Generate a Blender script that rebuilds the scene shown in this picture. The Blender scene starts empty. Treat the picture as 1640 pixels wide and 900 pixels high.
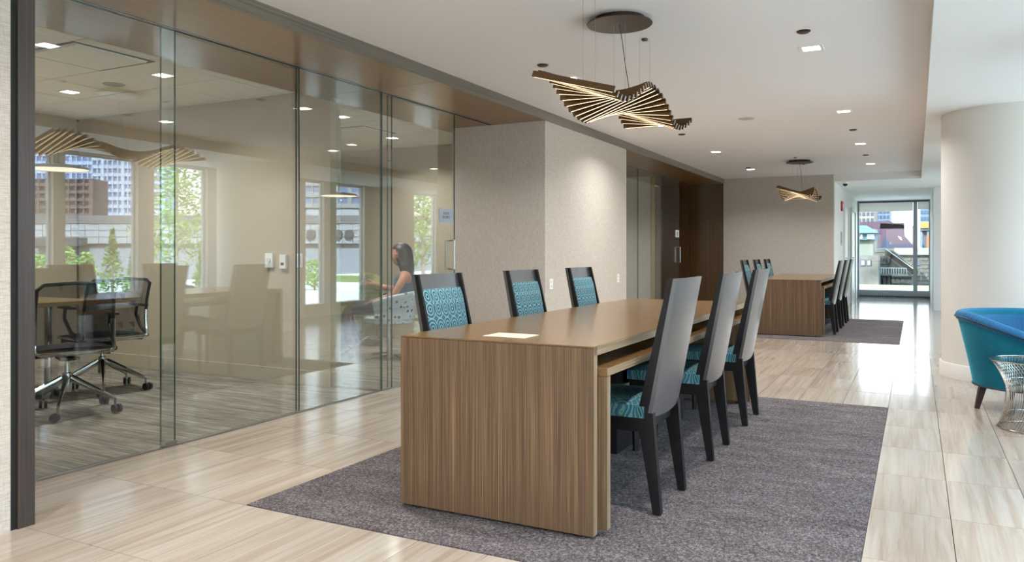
import bpy, bmesh, math, random
from mathutils import Vector, Matrix
random.seed(7)
PI = math.pi
sc = bpy.context.scene
col = sc.collection

# ------------------------------------------------------------------ camera
cam_d = bpy.data.cameras.new('camera'); cam = bpy.data.objects.new('camera', cam_d); col.objects.link(cam)
F_PX = 1246.0; TH = math.atan(647 / F_PX); CAM_H = 1.115
cam_d.sensor_width = 36; cam_d.lens = 36 * F_PX / 1640; cam_d.shift_y = -46 / 1640
cam.location = (0, 0, CAM_H); cam.rotation_euler = (PI / 2, 0, TH)
cam_d.clip_start = .05; cam_d.clip_end = 2000
sc.camera = cam
# ------------------------------------------------------------------ sky
world = bpy.data.worlds.new('sky'); sc.world = world; world.use_nodes = True
wn = world.node_tree; wn.nodes.clear()
wo = wn.nodes.new('ShaderNodeOutputWorld'); wb = wn.nodes.new('ShaderNodeBackground')
tc = wn.nodes.new('ShaderNodeTexCoord'); sep = wn.nodes.new('ShaderNodeSeparateXYZ'); rmp = wn.nodes.new('ShaderNodeValToRGB')
rmp.color_ramp.elements[0].position = 0.0; rmp.color_ramp.elements[0].color = (.30, .26, .24, 1)
rmp.color_ramp.elements[1].position = .45; rmp.color_ramp.elements[1].color = (.56, .76, 1.0, 1)
e = rmp.color_ramp.elements.new(.12); e.color = (.74, .76, .80, 1)
wn.links.new(tc.outputs['Generated'], sep.inputs[0]); wn.links.new(sep.outputs['Z'], rmp.inputs[0])
wn.links.new(rmp.outputs[0], wb.inputs[0]); wn.links.new(wb.outputs[0], wo.inputs[0])
wb.inputs[1].default_value = 5.4
# ------------------------------------------------------------------ sun (high, behind the building, never enters the windows)
sd = bpy.data.lights.new('sun', 'SUN'); so = bpy.data.objects.new('sun', sd); col.objects.link(so)
sd.energy = 11.0; sd.angle = math.radians(2); sd.color = (1, .93, .84)
so.rotation_euler = (math.radians(38), math.radians(-38), 0); so.location = (0, 0, 20)
# ------------------------------------------------------------------ exposure
sc.view_settings.view_transform = 'Standard'; sc.view_settings.look = 'None'
sc.view_settings.exposure = 0.62; sc.view_settings.gamma = 1; sc.view_settings.use_curve_mapping = False
sc.cycles.max_bounces = 10; sc.cycles.diffuse_bounces = 5; sc.cycles.glossy_bounces = 5
sc.cycles.transparent_max_bounces = 24; sc.cycles.transmission_bounces = 6
sc.cycles.sample_clamp_indirect = 6; sc.cycles.caustics_reflective = False; sc.cycles.caustics_refractive = False
DOWN_W = 15.0      # watts of a lobby downlight
ROOM_W = 14.0      # watts of a meeting room downlight

# ------------------------------------------------------------------ measures
GX = -3.81                   # glass wall plane
FX = -3.21                   # face of the wood beam and of the papered piers
CZ, SZ, LZ = 2.49, 2.40, 2.366   # main ceiling, soffit, low ceiling
WX = 1.62                    # window wall on the river side
TX, TY, TX0, TY0 = .3056, .6135, -.175, 2.505   # tile grid

# ------------------------------------------------------------------ helpers
def lin(c):
    return tuple(((v / 255) / 12.92 if v / 255 <= .04045 else ((v / 255 + .055) / 1.055) ** 2.4) for v in c) + (1,)
class M:
    """small node graph builder"""
    def __init__(s, name, base=(200, 200, 200), rough=.5, metal=0, spec=.5, coat=0, emis=None, estr=0):
        s.m = bpy.data.materials.new(name); s.m.use_nodes = True; s.nt = s.m.node_tree
        s.b = s.nt.nodes['Principled BSDF']; i = s.b.inputs
        i['Base Color'].default_value = lin(base); i['Roughness'].default_value = rough; i['Metallic'].default_value = metal
        i['Specular IOR Level'].default_value = spec; i['Coat Weight'].default_value = coat; i['Coat Roughness'].default_value = .08
        if emis: i['Emission Color'].default_value = lin(emis); i['Emission Strength'].default_value = estr
    def n(s, t, **kw):
        x = s.nt.nodes.new('ShaderNode' + t)
        for k, v in kw.items():
            if k.startswith('i_'):
                k = k[2:]; x.inputs[int(k) if k.isdigit() else k.replace('_', ' ')].default_value = v
            else: setattr(x, k, v)
        return x
    def l(s, a, b): s.nt.links.new(a, b)
    def pos(s, kind='Object', scale=(1, 1, 1), rnd=False):
        t = s.n('TexCoord'); mp = s.n('Mapping'); mp.inputs['Scale'].default_value = scale
        s.l(t.outputs[kind], mp.inputs[0])
        if rnd:
            oi = s.n('ObjectInfo'); a = s.n('VectorMath', operation='SCALE'); cb = s.n('CombineXYZ')
            mu = s.n('Math', operation='MULTIPLY', i_1=37.0); s.l(oi.outputs['Random'], mu.inputs[0])
            for k in range(3): s.l(mu.outputs[0], cb.inputs[k])
            s.l(cb.outputs[0], mp.inputs['Location'])
        return mp.outputs[0]
    def noise(s, v, scale=5, detail=4, rough=.55, dist=0):
        x = s.n('TexNoise'); x.inputs['Scale'].default_value = scale; x.inputs['Detail'].default_value = detail
        x.inputs['Roughness'].default_value = rough; x.inputs['Distortion'].default_value = dist
        s.l(v, x.inputs['Vector']); return x.outputs['Fac']
    def ramp(s, f, stops):
        r = s.n('ValToRGB'); cr = r.color_ramp
        while len(cr.elements) < len(stops): cr.elements.new(.5)
        for k, (p, c) in enumerate(stops): cr.elements[k].position = p; cr.elements[k].color = lin(c)
        s.l(f, r.inputs[0]); return r.outputs[0]
    def math(s, op, a, b=None, c=None):
        x = s.n('Math', operation=op)
        for k, v in enumerate((a, b, c)):
            if v is None: continue
            if isinstance(v, (int, float)): x.inputs[k].default_value = v
            else: s.l(v, x.inputs[k])
        return x.outputs[0]
    def mixc(s, f, a, b, mode='MIX'):
        x = s.n('Mix', data_type='RGBA', blend_type=mode)
        for sock, v in ((x.inputs[0], f), (x.inputs[6], a), (x.inputs[7], b)):
            if isinstance(v, (int, float)): sock.default_value = v
            elif isinstance(v, tuple): sock.default_value = lin(v)
            else: s.l(v, sock)
        return x.outputs[2]
    def color(s, c): s.l(c, s.b.inputs['Base Color']); return s
    def bump(s, f, strength=.3, dist=.002):
        b = s.n('Bump'); b.inputs['Strength'].default_value = strength; b.inputs['Distance'].default_value = dist
        s.l(f, b.inputs['Height']); s.l(b.outputs[0], s.b.inputs['Normal']); return s

def box(bm, x0, x1, y0, y1, z0, z1, bev=0):
    v = [bm.verts.new(p) for p in ((x0, y0, z0), (x1, y0, z0), (x1, y1, z0), (x0, y1, z0), (x0, y0, z1), (x1, y0, z1), (x1, y1, z1), (x0, y1, z1))]
    fs = [bm.faces.new([v[i] for i in q]) for q in ((3, 2, 1, 0), (4, 5, 6, 7), (0, 1, 5, 4), (1, 2, 6, 5), (2, 3, 7, 6), (3, 0, 4, 7))]
    if bev:
        es = list({e for f in fs for e in f.edges})
        bmesh.ops.bevel(bm, geom=es, offset=bev, segments=2, affect='EDGES', profile=.6)
    return bm
def frame_of(d):
    d = d.normalized(); a = Vector((0, 0, 1)) if abs(d.z) < .95 else Vector((1, 0, 0))
    u = d.cross(a).normalized(); return u, d.cross(u).normalized()
def tube(bm, pts, r, n=8, closed=False, caps=True, sx=1, sy=1):
    pts = [Vector(p) for p in pts]; N = len(pts); rings = []
    rr = r if isinstance(r, (list, tuple)) else [r] * N
    pu = None
    for i, p in enumerate(pts):
        d = (pts[(i + 1) % N] - pts[i - 1]) if (closed or 0 < i < N - 1) else (pts[1] - p if i == 0 else p - pts[i - 1])
        if pu is None: u, w = frame_of(d)
        else:
            dn = d.normalized(); u = (pu - dn * pu.dot(dn))
            u = u.normalized() if u.length > 1e-6 else frame_of(d)[0]; w = dn.cross(u)
        pu = u
        rings.append([bm.verts.new(p + u * (rr[i] * sx * math.cos(2 * PI * k / n)) + w * (rr[i] * sy * math.sin(2 * PI * k / n))) for k in range(n)])
    for i in range(N if closed else N - 1):
        a, b = rings[i], rings[(i + 1) % N]
        for k in range(n): bm.faces.new((a[k], a[(k + 1) % n], b[(k + 1) % n], b[k]))
    if caps and not closed: bm.faces.new(rings[0][::-1]); bm.faces.new(rings[-1])
    return bm
def lathe(bm, prof, n=32, c=(0, 0, 0), a0=0, a1=2 * PI):
    full = abs(a1 - a0 - 2 * PI) < 1e-6; m = n if full else n + 1; rings = []
    for (r, z) in prof:
        if r < 1e-6: rings.append([bm.verts.new((c[0], c[1], c[2] + z))])
        else: rings.append([bm.verts.new((c[0] + r * math.cos(a0 + (a1 - a0) * k / n), c[1] + r * math.sin(a0 + (a1 - a0) * k / n), c[2] + z)) for k in range(m)])
    for A, B in zip(rings, rings[1:]):
        for k in range(n):
            k2 = (k + 1) % m
            if len(A) == 1 and len(B) == 1: continue
            if len(A) == 1: bm.faces.new((A[0], B[k2], B[k]))
            elif len(B) == 1: bm.faces.new((A[k], A[k2], B[0]))
            else: bm.faces.new((A[k], A[k2], B[k2], B[k]))
    return bm
def prism(bm, poly, a, b, axis='y'):
    """extrude 2d polygon; axis y -> poly (x,z); x -> poly (y,z); z -> poly (x,y)"""
    f = {'y': lambda p, t: (p[0], t, p[1]), 'x': lambda p, t: (t, p[0], p[1]), 'z': lambda p, t: (p[0], p[1], t)}[axis]
    A = [bm.verts.new(f(p, a)) for p in poly]; B = [bm.verts.new(f(p, b)) for p in poly]; n = len(poly)
    bm.faces.new(A); bm.faces.new(B[::-1])
    for k in range(n): bm.faces.new((A[k], B[k], B[(k + 1) % n], A[(k + 1) % n]))
    return bm
def B(): return bmesh.new()
def rect_ring(b, o, i, a, c, axis='z'):
    """flat rectangular ring as one connected mesh; o and i are (u0, u1, v0, v1) outside and inside"""
    f = {'z': lambda u, v, t: (u, v, t), 'x': lambda u, v, t: (t, u, v), 'y': lambda u, v, t: (u, t, v)}[axis]
    def q(r, t): return [b.verts.new(f(u, v, t)) for u, v in ((r[0], r[2]), (r[1], r[2]), (r[1], r[3]), (r[0], r[3]))]
    O1, O2, I1, I2 = q(o, a), q(o, c), q(i, a), q(i, c)
    for k in range(4):
        m = (k + 1) % 4
        b.faces.new((O1[k], O1[m], I1[m], I1[k])); b.faces.new((O2[k], I2[k], I2[m], O2[m])); b.faces.new((O1[k], O2[k], O2[m], O1[m])); b.faces.new((I1[k], I1[m], I2[m], I2[k]))
    return b

def obj(name, bm, mat, parent=None, smooth=False, loc=None, rot=None, kind=None, label=None):
    bmesh.ops.recalc_face_normals(bm, faces=bm.faces)
    me = bpy.data.meshes.new(name); bm.to_mesh(me); bm.free()
    me.materials.append(mat)
    if smooth:
        for p in me.polygons: p.use_smooth = True
        try: me.set_sharp_from_angle(angle=math.radians(38))
        except Exception: pass
    o = bpy.data.objects.new(name, me); col.objects.link(o)
    if parent: o.parent = parent
    if loc: o.location = loc
    if rot: o.rotation_euler = rot
    if kind: o['kind'] = kind
    if label: o['label'] = label
    return o
def bobj(name, dims, mat, parent=None, bev=0, **kw): return obj(name, box(B(), *dims, bev=bev), mat, parent, **kw)
def tag(o, label, cat, group=None):
    o['label'] = label; o['category'] = cat
    if group: o['group'] = group
    return o
def thing(name, label, cat, loc=(0, 0, 0), rotz=0, group=None):
    o = bpy.data.objects.new(name, None); col.objects.link(o); o.empty_display_size = .1
    o.location = loc; o.rotation_euler = (0, 0, rotz); return tag(o, label, cat, group)
def dup(root, loc, rotz=None, label=None, group=None, parent=None):
    r = root.copy(); col.objects.link(r)
    if parent: r.parent = parent
    if loc is not None: r.location = loc
    if rotz is not None: r.rotation_euler = (0, 0, rotz)
    if label: r['label'] = label
    if group: r['group'] = group
    for ch in list(root.children): dup(ch, None, parent=r)
    return r
def struct(name, dims, mat, **kw):
    o = bobj(name, dims, mat, **kw); o['kind'] = 'structure'; return o
def text_obj(name, body, size, mat, parent, loc, rot, extrude=.0006):
    cu = bpy.data.curves.new(name, 'FONT'); cu.body = body; cu.size = size; cu.align_x = 'CENTER'; cu.align_y = 'CENTER'; cu.extrude = extrude
    cu.resolution_u = 3
    t = bpy.data.objects.new(name, cu); col.objects.link(t)
    bpy.context.view_layer.update()
    me = bpy.data.meshes.new_from_object(t.evaluated_get(bpy.context.evaluated_depsgraph_get()))
    bpy.data.objects.remove(t); bpy.data.curves.remove(cu)
    me.materials.clear(); me.materials.append(mat)
    o = bpy.data.objects.new(name, me); col.objects.link(o); o.parent = parent; o.location = loc; o.rotation_euler = rot
    return o

# ------------------------------------------------------------------ materials
def m_wall_paper():
    m = M('linen wallpaper', (196, 188, 180), .75, spec=.3)
    v = m.pos('Object'); a = m.noise(m.pos('Object', (26, 26, 520)), 1, 2); b = m.noise(m.pos('Object', (420, 420, 18)), 1, 2)
    c = m.noise(v, 2.2, 2); f = m.math('ADD', m.math('MULTIPLY', a, .62), m.math('MULTIPLY', b, .38))
    m.color(m.ramp(f, [(.33, (166, 156, 144)), (.5, (192, 183, 172)), (.67, (209, 202, 193))])); m.bump(f, .35, .001); return m.m
def m_wood(name, c, axis, rough=.35, coat=.15, scale=1.0, contrast=1):
    m = M(name, c[1], rough, coat=coat)
    st = {'z': (300, 300, 1.6), 'y': (300, 1.6, 300), 'x': (1.6, 300, 300)}[axis]; lg = {'z': (50, 50, .5), 'y': (50, .5, 50), 'x': (.5, 50, 50)}[axis]
    a = m.noise(m.pos('Object', tuple(k * scale for k in st)), 1, 5, .6); b = m.noise(m.pos('Object', lg), 1, 3)
    f = m.math('ADD', m.math('MULTIPLY', a, .75), m.math('MULTIPLY', b, .25))
    m.color(m.ramp(f, [(.5 - .15 / contrast, c[0]), (.5, c[1]), (.5 + .15 / contrast, c[2])])); m.bump(a, .12, .0006); return m.m
def m_tile(name, rnd_geo=False):
    m = M(name, (190, 170, 150), .13, spec=.5)
    t = m.n('NewGeometry'); oi = m.n('ObjectInfo')
    r = m.math('ADD', oi.outputs['Random'], t.outputs['Random Per Island'])
    cb = m.n('CombineXYZ')
    m.l(m.math('MULTIPLY', r, 31.7), cb.inputs[0]); m.l(m.math('MULTIPLY', r, 17.3), cb.inputs[1]); m.l(m.math('MULTIPLY', r, 9.1), cb.inputs[2])
    w = m.n('VectorMath', operation='ADD'); m.l(t.outputs['Position'], w.inputs[0]); m.l(cb.outputs[0], w.inputs[1])
    # veins run along Y with slow drift
    mp = m.n('Mapping'); mp.inputs['Scale'].default_value = (16, .6, 1); m.l(w.outputs[0], mp.inputs[0])
    mp2 = m.n('Mapping'); mp2.inputs['Scale'].default_value = (60, 2.2, 1); m.l(w.outputs[0], mp2.inputs[0])
    mp3 = m.n('Mapping'); mp3.inputs['Scale'].default_value = (3, .8, 1); m.l(w.outputs[0], mp3.inputs[0])
    a = m.noise(mp.outputs[0], 1, 4, .6, 1.2); b = m.noise(mp2.outputs[0], 1, 4, .6, .8); c = m.noise(mp3.outputs[0], 1, 2)
    f = m.math('ADD', m.math('ADD', m.math('MULTIPLY', a, .5), m.math('MULTIPLY', b, .25)), m.math('MULTIPLY', c, .25))
    cl = m.ramp(f, [(.30, (146, 124, 106)), (.42, (164, 146, 129)), (.53, (177, 163, 148)), (.68, (187, 177, 166))])
    hs = m.n('HueSaturation'); m.l(cl, hs.inputs['Color'])
    fr = m.math('FRACT', m.math('MULTIPLY', r, 7.31))
    m.l(m.math('ADD', m.math('MULTIPLY', fr, .16), .90), hs.inputs['Value'])
    m.color(hs.outputs[0]); return m.m
def m_carpet(name, c, scale=(1, 1, 1), st=.6):
    m = M(name, c[1], .95, spec=.1)
    a = m.noise(m.pos('Object', scale), 95, 3, .8); b = m.noise(m.pos('Object', (3, 9, 1)), 1, 3); d = m.noise(m.pos('Object', (45, 6, 1)), 6, 2)
    f = m.math('ADD', m.math('ADD', m.math('MULTIPLY', a, .68), m.math('MULTIPLY', b, .14)), m.math('MULTIPLY', d, .18))
    m.color(m.ramp(f, [(.37, c[0]), (.5, c[1]), (.63, c[2])])); m.bump(a, st, .004); return m.m
def m_linear_carpet():
    m = M('linear woven carpet', (120, 112, 100), .95, spec=.1)
    a = m.noise(m.pos('Object', (3.2, 75, 1)), 1, 4, .7); b = m.noise(m.pos('Object', (1.2, 14, 1)), 1, 3)
    f = m.math('ADD', m.math('MULTIPLY', a, .7), m.math('MULTIPLY', b, .3))
    m.color(m.ramp(f, [(.36, (74, 68, 64)), (.5, (128, 120, 110)), (.64, (176, 166, 150))])); m.bump(a, .5, .003); return m.m
def m_peacock(name, axes, su, sv, cols, warp=0):
    """ogee columns of concentric feather eyes"""
    m = M(name, cols[1], .8, spec=.25)
    t = m.n('TexCoord'); s = m.n('SeparateXYZ')
    if warp:
        nz = m.n('TexNoise'); nz.inputs['Scale'].default_value = 7; m.l(t.outputs['Object'], nz.inputs['Vector'])
        sub = m.n('VectorMath', operation='SUBTRACT'); m.l(nz.outputs['Color'], sub.inputs[0]); sub.inputs[1].default_value = (.5, .5, .5)
        sc_ = m.n('VectorMath', operation='SCALE'); sc_.inputs['Scale'].default_value = warp; m.l(sub.outputs[0], sc_.inputs[0])
        ad = m.n('VectorMath', operation='ADD'); m.l(t.outputs['Object'], ad.inputs[0]); m.l(sc_.outputs[0], ad.inputs[1]); m.l(ad.outputs[0], s.inputs[0])
    else: m.l(t.outputs['Object'], s.inputs[0])
    u = m.math('MULTIPLY', s.outputs[axes[0]], su); v = m.math('MULTIPLY', s.outputs[axes[1]], sv)
    fu = m.math('SUBTRACT', m.math('FRACT', u), .5); fv = m.math('SUBTRACT', m.math('FRACT', v), .5)
    au = m.math('ABSOLUTE', fu)
    av = m.math('MULTIPLY', m.math('ABSOLUTE', m.math('SUBTRACT', m.math('ABSOLUTE', fv), .2)), 1.9)
    d = m.math('SQRT', m.math('ADD', m.math('MULTIPLY', au, au), m.math('MULTIPLY', av, av)))
    ring = m.math('FRACT', m.math('MULTIPLY', d, 4.6))
    c1 = m.ramp(ring, [(0, cols[0]), (.3, cols[0]), (.42, cols[2]), (.62, cols[2]), (.75, cols[1]), (1, cols[1])])
    blob = m.math('LESS_THAN', d, .09)
    c2 = m.mixc(blob, c1, cols[3])
    m.color(m.mixc(m.math('MULTIPLY', m.noise(m.pos('Object'), 8, 2), .45), c2, cols[4]))
    m.bump(m.noise(m.pos('Object'), 300, 2), .2, .001); return m.m
def m_glass(name='clear glass', r0=.12, tint=(248, 252, 250)):
    m = M(name); nt = m.nt; out = nt.nodes['Material Output']; nt.nodes.remove(m.b)
    lw = m.n('LayerWeight'); lw.inputs['Blend'].default_value = .5
    p = m.math('POWER', lw.outputs['Facing'], 5.0); fac = m.math('ADD', m.math('MULTIPLY', p, 1 - r0), r0)
    tr = m.n('BsdfTransparent'); tr.inputs[0].default_value = lin(tint); gl = m.n('BsdfGlossy'); gl.inputs['Roughness'].default_value = .0
    gl.inputs[0].default_value = (1, 1, 1, 1)
    mx = m.n('MixShader'); m.l(fac, mx.inputs[0]); m.l(tr.outputs[0], mx.inputs[1]); m.l(gl.outputs[0], mx.inputs[2]); m.l(mx.outputs[0], out.inputs[0])
    return m.m
def m_leaf(name, c):
    m = M(name, c[0], .6, spec=.3); g = m.n('NewGeometry')
    m.color(m.ramp(g.outputs['Random Per Island'], [(0, c[0]), (.5, c[1]), (1, c[2])])); return m.m
WP = m_wall_paper()
WHITE = M('white wall paint', (226, 222, 216), .6, spec=.3).m
BEIGE = M('warm beige paint', (184, 170, 150), .65, spec=.3).m
CEIL = M('ceiling paint', (236, 232, 230), .8, spec=.2).m
LOWC = M('low ceiling paint', (238, 238, 236), .8, spec=.2).m
PANEL = M('ceiling panel white', (236, 234, 230), .85, spec=.2).m
COLM = M('column paint', (222, 218, 212), .5, spec=.3).m
WOODZ = m_wood('walnut veneer upright grain', ((62, 44, 30), (102, 77, 53), (144, 114, 83)), 'z', .45, .05)
WOODY = m_wood('walnut veneer long grain', ((92, 64, 36), (116, 84, 48), (138, 104, 64)), 'y', .24, .12)
WOODV = m_wood('pale upright veneer edge', ((104, 84, 62), (142, 120, 94), (172, 150, 124)), 'z', .4)
WOODE = m_wood('pale veneer edge', ((104, 84, 62), (142, 120, 94), (172, 150, 124)), 'y', .4)
SOFF = m_wood('dark soffit veneer', ((104, 74, 36), (130, 94, 48), (148, 110, 60)), 'y', .3, .3, .4)
SOFZ = m_wood('dark wall veneer', ((60, 40, 18), (80, 54, 26), (100, 68, 34)), 'z', .3, .2, .4)
FASC = m_wood('grey stained fascia', ((84, 78, 70), (104, 97, 87), (122, 114, 102)), 'y', .3, .3, .4)
POST = m_wood('charcoal stained veneer', ((42, 36, 34), (58, 50, 46), (74, 64, 58)), 'z', .4, .1)
DARK = M('dark joint', (18, 16, 15), .7).m
TILE = m_tile('veined limestone tile')
GROUT = M('grout', (70, 60, 52), .9).m
CARP = m_carpet('heather grey carpet', ((48, 42, 42), (92, 84, 84), (144, 136, 136)))
LCARP = m_linear_carpet()
BLK = M('satin black lacquer', (24, 20, 20), .32, coat=.5).m
BLK2 = M('black lacquer leg', (14, 11, 12), .5, spec=.35).m
BACKM = M('black back panel with painted sheen', (58, 56, 58), .38, spec=1.0, coat=1.0); BACKM.b.inputs['Coat Roughness'].default_value = .28; BACKM = BACKM.m  # base lightened to grey in place of window sheen on black lacquer
FABB = m_peacock('teal peacock fabric', (1, 2), 15.6, 6.4, ((34, 70, 82), (70, 116, 130), (146, 180, 176), (18, 28, 40), (84, 128, 148)))
FABS = m_peacock('blue green swirl fabric', (1, 0), 11.0, 8.0, ((20, 62, 108), (34, 86, 116), (86, 138, 138), (14, 34, 60), (92, 112, 44)), .09)
GLASS = m_glass(); GLASSW = m_glass('window glass', .035, (240, 246, 246))
GEDGE = M('green glass edge', (58, 82, 76), .15, spec=.8).m
CHROME = M('polished chrome', (205, 205, 208), .09, 1).m
STEEL = M('brushed steel', (170, 168, 166), .28, 1).m
BRONZE = M('bronze anodised aluminium', (94, 72, 48), .32, .8).m
BRONZ2 = M('brushed bronze canopy', (74, 60, 46), .35, .8).m
BLKM = M('black plastic', (22, 22, 24), .45).m
MESHB = M('black woven mesh', (24, 26, 34), .7); MESHB = MESHB.m
LEDW = M('led diffuser', (255, 255, 255), .5, emis=(255, 246, 230), estr=9).m
LEDP = M('warm rod diffuser', (255, 240, 210), .5, emis=(255, 220, 176), estr=1.7).m
PLAST = M('white plastic', (236, 236, 234), .4).m
ALU = M('grey painted aluminium', (150, 158, 164), .4, .1).m
ALUW = M('pale painted mullion', (206, 206, 206), .45).m
SHADE = M('white roller shade cloth', (246, 242, 236), .9); SHADE.b.inputs['Transmission Weight'].default_value = .35; SHADE.b.inputs['Roughness'].default_value = 1.0; SHADE = SHADE.m
RED = M('fire alarm red', (170, 22, 26), .4).m
GREYP = M('grey sign plate', (150, 160, 172), .45).m
TXT = M('sign lettering dark', (44, 46, 56), .6).m
VEL = M('teal velvet', (18, 104, 122), .75, spec=.2)
VEL.b.inputs['Sheen Weight'].default_value = .7; VEL.b.inputs['Sheen Tint'].default_value = lin((80, 180, 200)); VEL.b.inputs['Sheen Roughness'].default_value = .4
nv = VEL.noise(VEL.pos('Object'), 3, 3); VEL.color(VEL.ramp(nv, [(.3, (10, 84, 104)), (.7, (20, 112, 134))])); VEL = VEL.m
VEL2 = M('blue velvet lining', (22, 92, 136), .6, spec=.3)
VEL2.b.inputs['Sheen Weight'].default_value = .5; VEL2.b.inputs['Sheen Tint'].default_value = lin((90, 160, 190))
VEL2.bump(VEL2.noise(VEL2.pos('Object', (14, 3, 3)), 2, 3, .5, 1.5), .5, .02); VEL2 = VEL2.m
PIPE = M('dark piping', (16, 40, 60), .5).m
LEGW = M('dark walnut leg', (50, 26, 18), .35).m

# ------------------------------------------------------------------ setting: floor
floor = struct('floor', (-9, 2.6, -4, 21.3, -.20, -.012), GROUT)
tile_me = None
cells = []
for i in range(-12, 6):
    for j in range(-9, 31):
        x0 = TX0 + i * TX; y0 = TY0 + j * TY
        if x0 > 1.55: continue
        if -8 <= i < 0 and (0 <= j < 6 or 13 <= j < 19): continue
        if y0 + TY > 14.8 and x0 + TX < -1.2: continue
        if y0 > 20.7: continue
        cells.append((i, j, x0, y0, (y0 * .887 - x0 * .461)))
def seen(c):
    i, j, x0, y0, z = c
    if z < .9: return False
    px = 820 + F_PX * ((x0 + .15) * .887 + (y0 + .3) * .461) / max(z, .1); py = 404 + F_PX * CAM_H / z
    return -80 < px < 1720 and py < 990
vis = sorted([c for c in cells if seen(c)], key=lambda c: c[4]); rest = [c for c in cells if not seen(c)] + vis[298:]
tbm = box(B(), 0, TX - .0028, 0, TY - .0028, -.010, 0)
first = None
for c in vis[:298]:
    if first is None:
        first = obj('tile', tbm, TILE, floor, loc=(c[2], c[3], 0)); first['material'] = 'limestone'
    else:
        o = first.copy(); col.objects.link(o); o.parent = floor; o.location = (c[2], c[3], 0)
bm = B()
for c in rest: box(bm, c[2], c[2] + TX - .0028, c[3], c[3] + TY - .0028, -.010, 0)
obj('far_tiles', bm, TILE, floor, kind='stuff')
for k, (j0, txt) in enumerate(((0, 'heather grey carpet inlaid in the tile floor under the near table'), (13, 'heather grey carpet inlaid in the tile floor under the far table'))):
    y0 = TY0 + j0 * TY
    o = bobj('carpet', (-8 * TX, -.002, 0, 6 * TY - .002, -.011, .004), CARP); o.location = (TX0, y0, 0)
    tag(o, txt, 'carpet')
# meeting room carpets
o = bobj('room_carpet', (-7.58, GX - .02, 1.95, 5.0, -.011, .003), LCARP); tag(o, 'grey beige linear striped carpet in the first meeting room', 'carpet')
o = bobj('room_carpet', (-8.88, -4.285, 5.17, 8.28, -.011, .003), LCARP); tag(o, 'grey beige linear striped carpet under the seated woman', 'carpet')
o = bobj('room_carpet', (-7.58, GX - .02, 9.29, 12.73, -.011, .003), LCARP); tag(o, 'grey linear carpet in the far meeting room past the papered pier', 'carpet')
o = bobj('threshold_carpet', (-4.285, GX - .02, 5.10, 6.87, -.011, .003), LCARP); tag(o, 'strip of striped carpet just inside the sliding door by the pier', 'carpet')
struct('trim_1', (GX - .02, GX + .02, 1.9, 6.88, -.011, .006), STEEL)
struct('trim_2', (GX - .02, GX + .02, 9.28, 14.77, -.011, .006), STEEL)

# ------------------------------------------------------------------ setting: ceiling
ceiling = struct('ceiling', (FX, .08, -4, 14.8, CZ, CZ + .25), CEIL)
o = obj('ceiling_low', prism(B(), [(.08, -4), (2.0, -4), (2.0, 21.3), (-1.29, 21.3), (-1.29, 14.8), (.08, 14.8)], LZ, CZ + .25, 'z'), LOWC); o['kind'] = 'structure'
struct('roof', (-9.3, 2.1, -4.3, 21.5, CZ + .26, CZ + .40), WHITE)  # unseen slab added above the ceilings to block the sun
# beam over the glass wall : fascia + outer soffit + inner soffit
b = B(); box(b, FX, FX + .012, 1.93, 14.8, SZ, CZ + .01)
o = obj('trim_3', b, FASC); o['kind'] = 'structure'
sof = struct('soffit', (-4.43, FX, 1.90, 14.8, SZ + .008, CZ + .2), SOFF)
seams = [1.93, 4.94, 6.88, 9.28, 12.0, 14.8]
for a, bb in zip(seams, seams[1:]):
    bobj('soffit_panel', (GX + .035, FX - .002, a + .002, bb - .002, SZ, SZ + .008), SOFF, sof)
    bobj('soffit_panel', (-4.43, GX - .035, a + .002, bb - .002, SZ, SZ + .008), SOFF, sof)
for q in (-.03, .018): bobj('glazing_track', (GX + q, GX + q + .012, 1.93, 14.8, SZ - .002, SZ + .006), STEEL, sof)
bobj('track_gap', (GX - .018, GX + .018, 1.93, 14.8, SZ + .002, SZ + .008), DARK, sof)
# meeting room ceilings, panel by panel
def room_ceiling(name, y0, y1, xl, jmin=0):
    s = struct(name, (xl, -4.43, y0, y1, 2.484, 2.70), DARK)
    x = -4.43; xs = [-4.43, -4.79]
    while xs[-1] - .61 > xl: xs.append(xs[-1] - .61)
    xs.append(xl); ys = [y0]; y = 3.13 - .61 * 12
    while y < y1 - .05:
        if y > y0 + .05: ys.append(y)
        y += .61
    ys.append(y1)
    for a, bb in zip(xs, xs[1:]):
        for c, d in zip(ys, ys[1:]):
            bobj('ceiling_panel', (bb + .007, a - .007, c + .007, d - .007, 2.470, 2.482), PANEL, s)
    return s
room_ceiling('ceiling_room_1', 1.3, 5.02, -7.6)
room_ceiling('ceiling_room_2', 5.15, 8.3, -9.0)
room_ceiling('ceiling_room_3', 9.28, 12.75, -7.6)
for (x, y, lab) in ((-5.095, 3.435, 'square slotted air vent in the first room ceiling'), (-5.55, 6.95, 'square slotted air vent in the second room ceiling')):
    v = thing('ceiling_vent', lab, 'vent', (x, y, 2.470))
    obj('slot', rect_ring(B(), (-.302, .302, -.302, .302), (-.278, .278, -.278, .278), -.004, 0), DARK, v); bobj('face_plate', (-.262, .262, -.262, .262, -.012, 0), PANEL, v)

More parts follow.
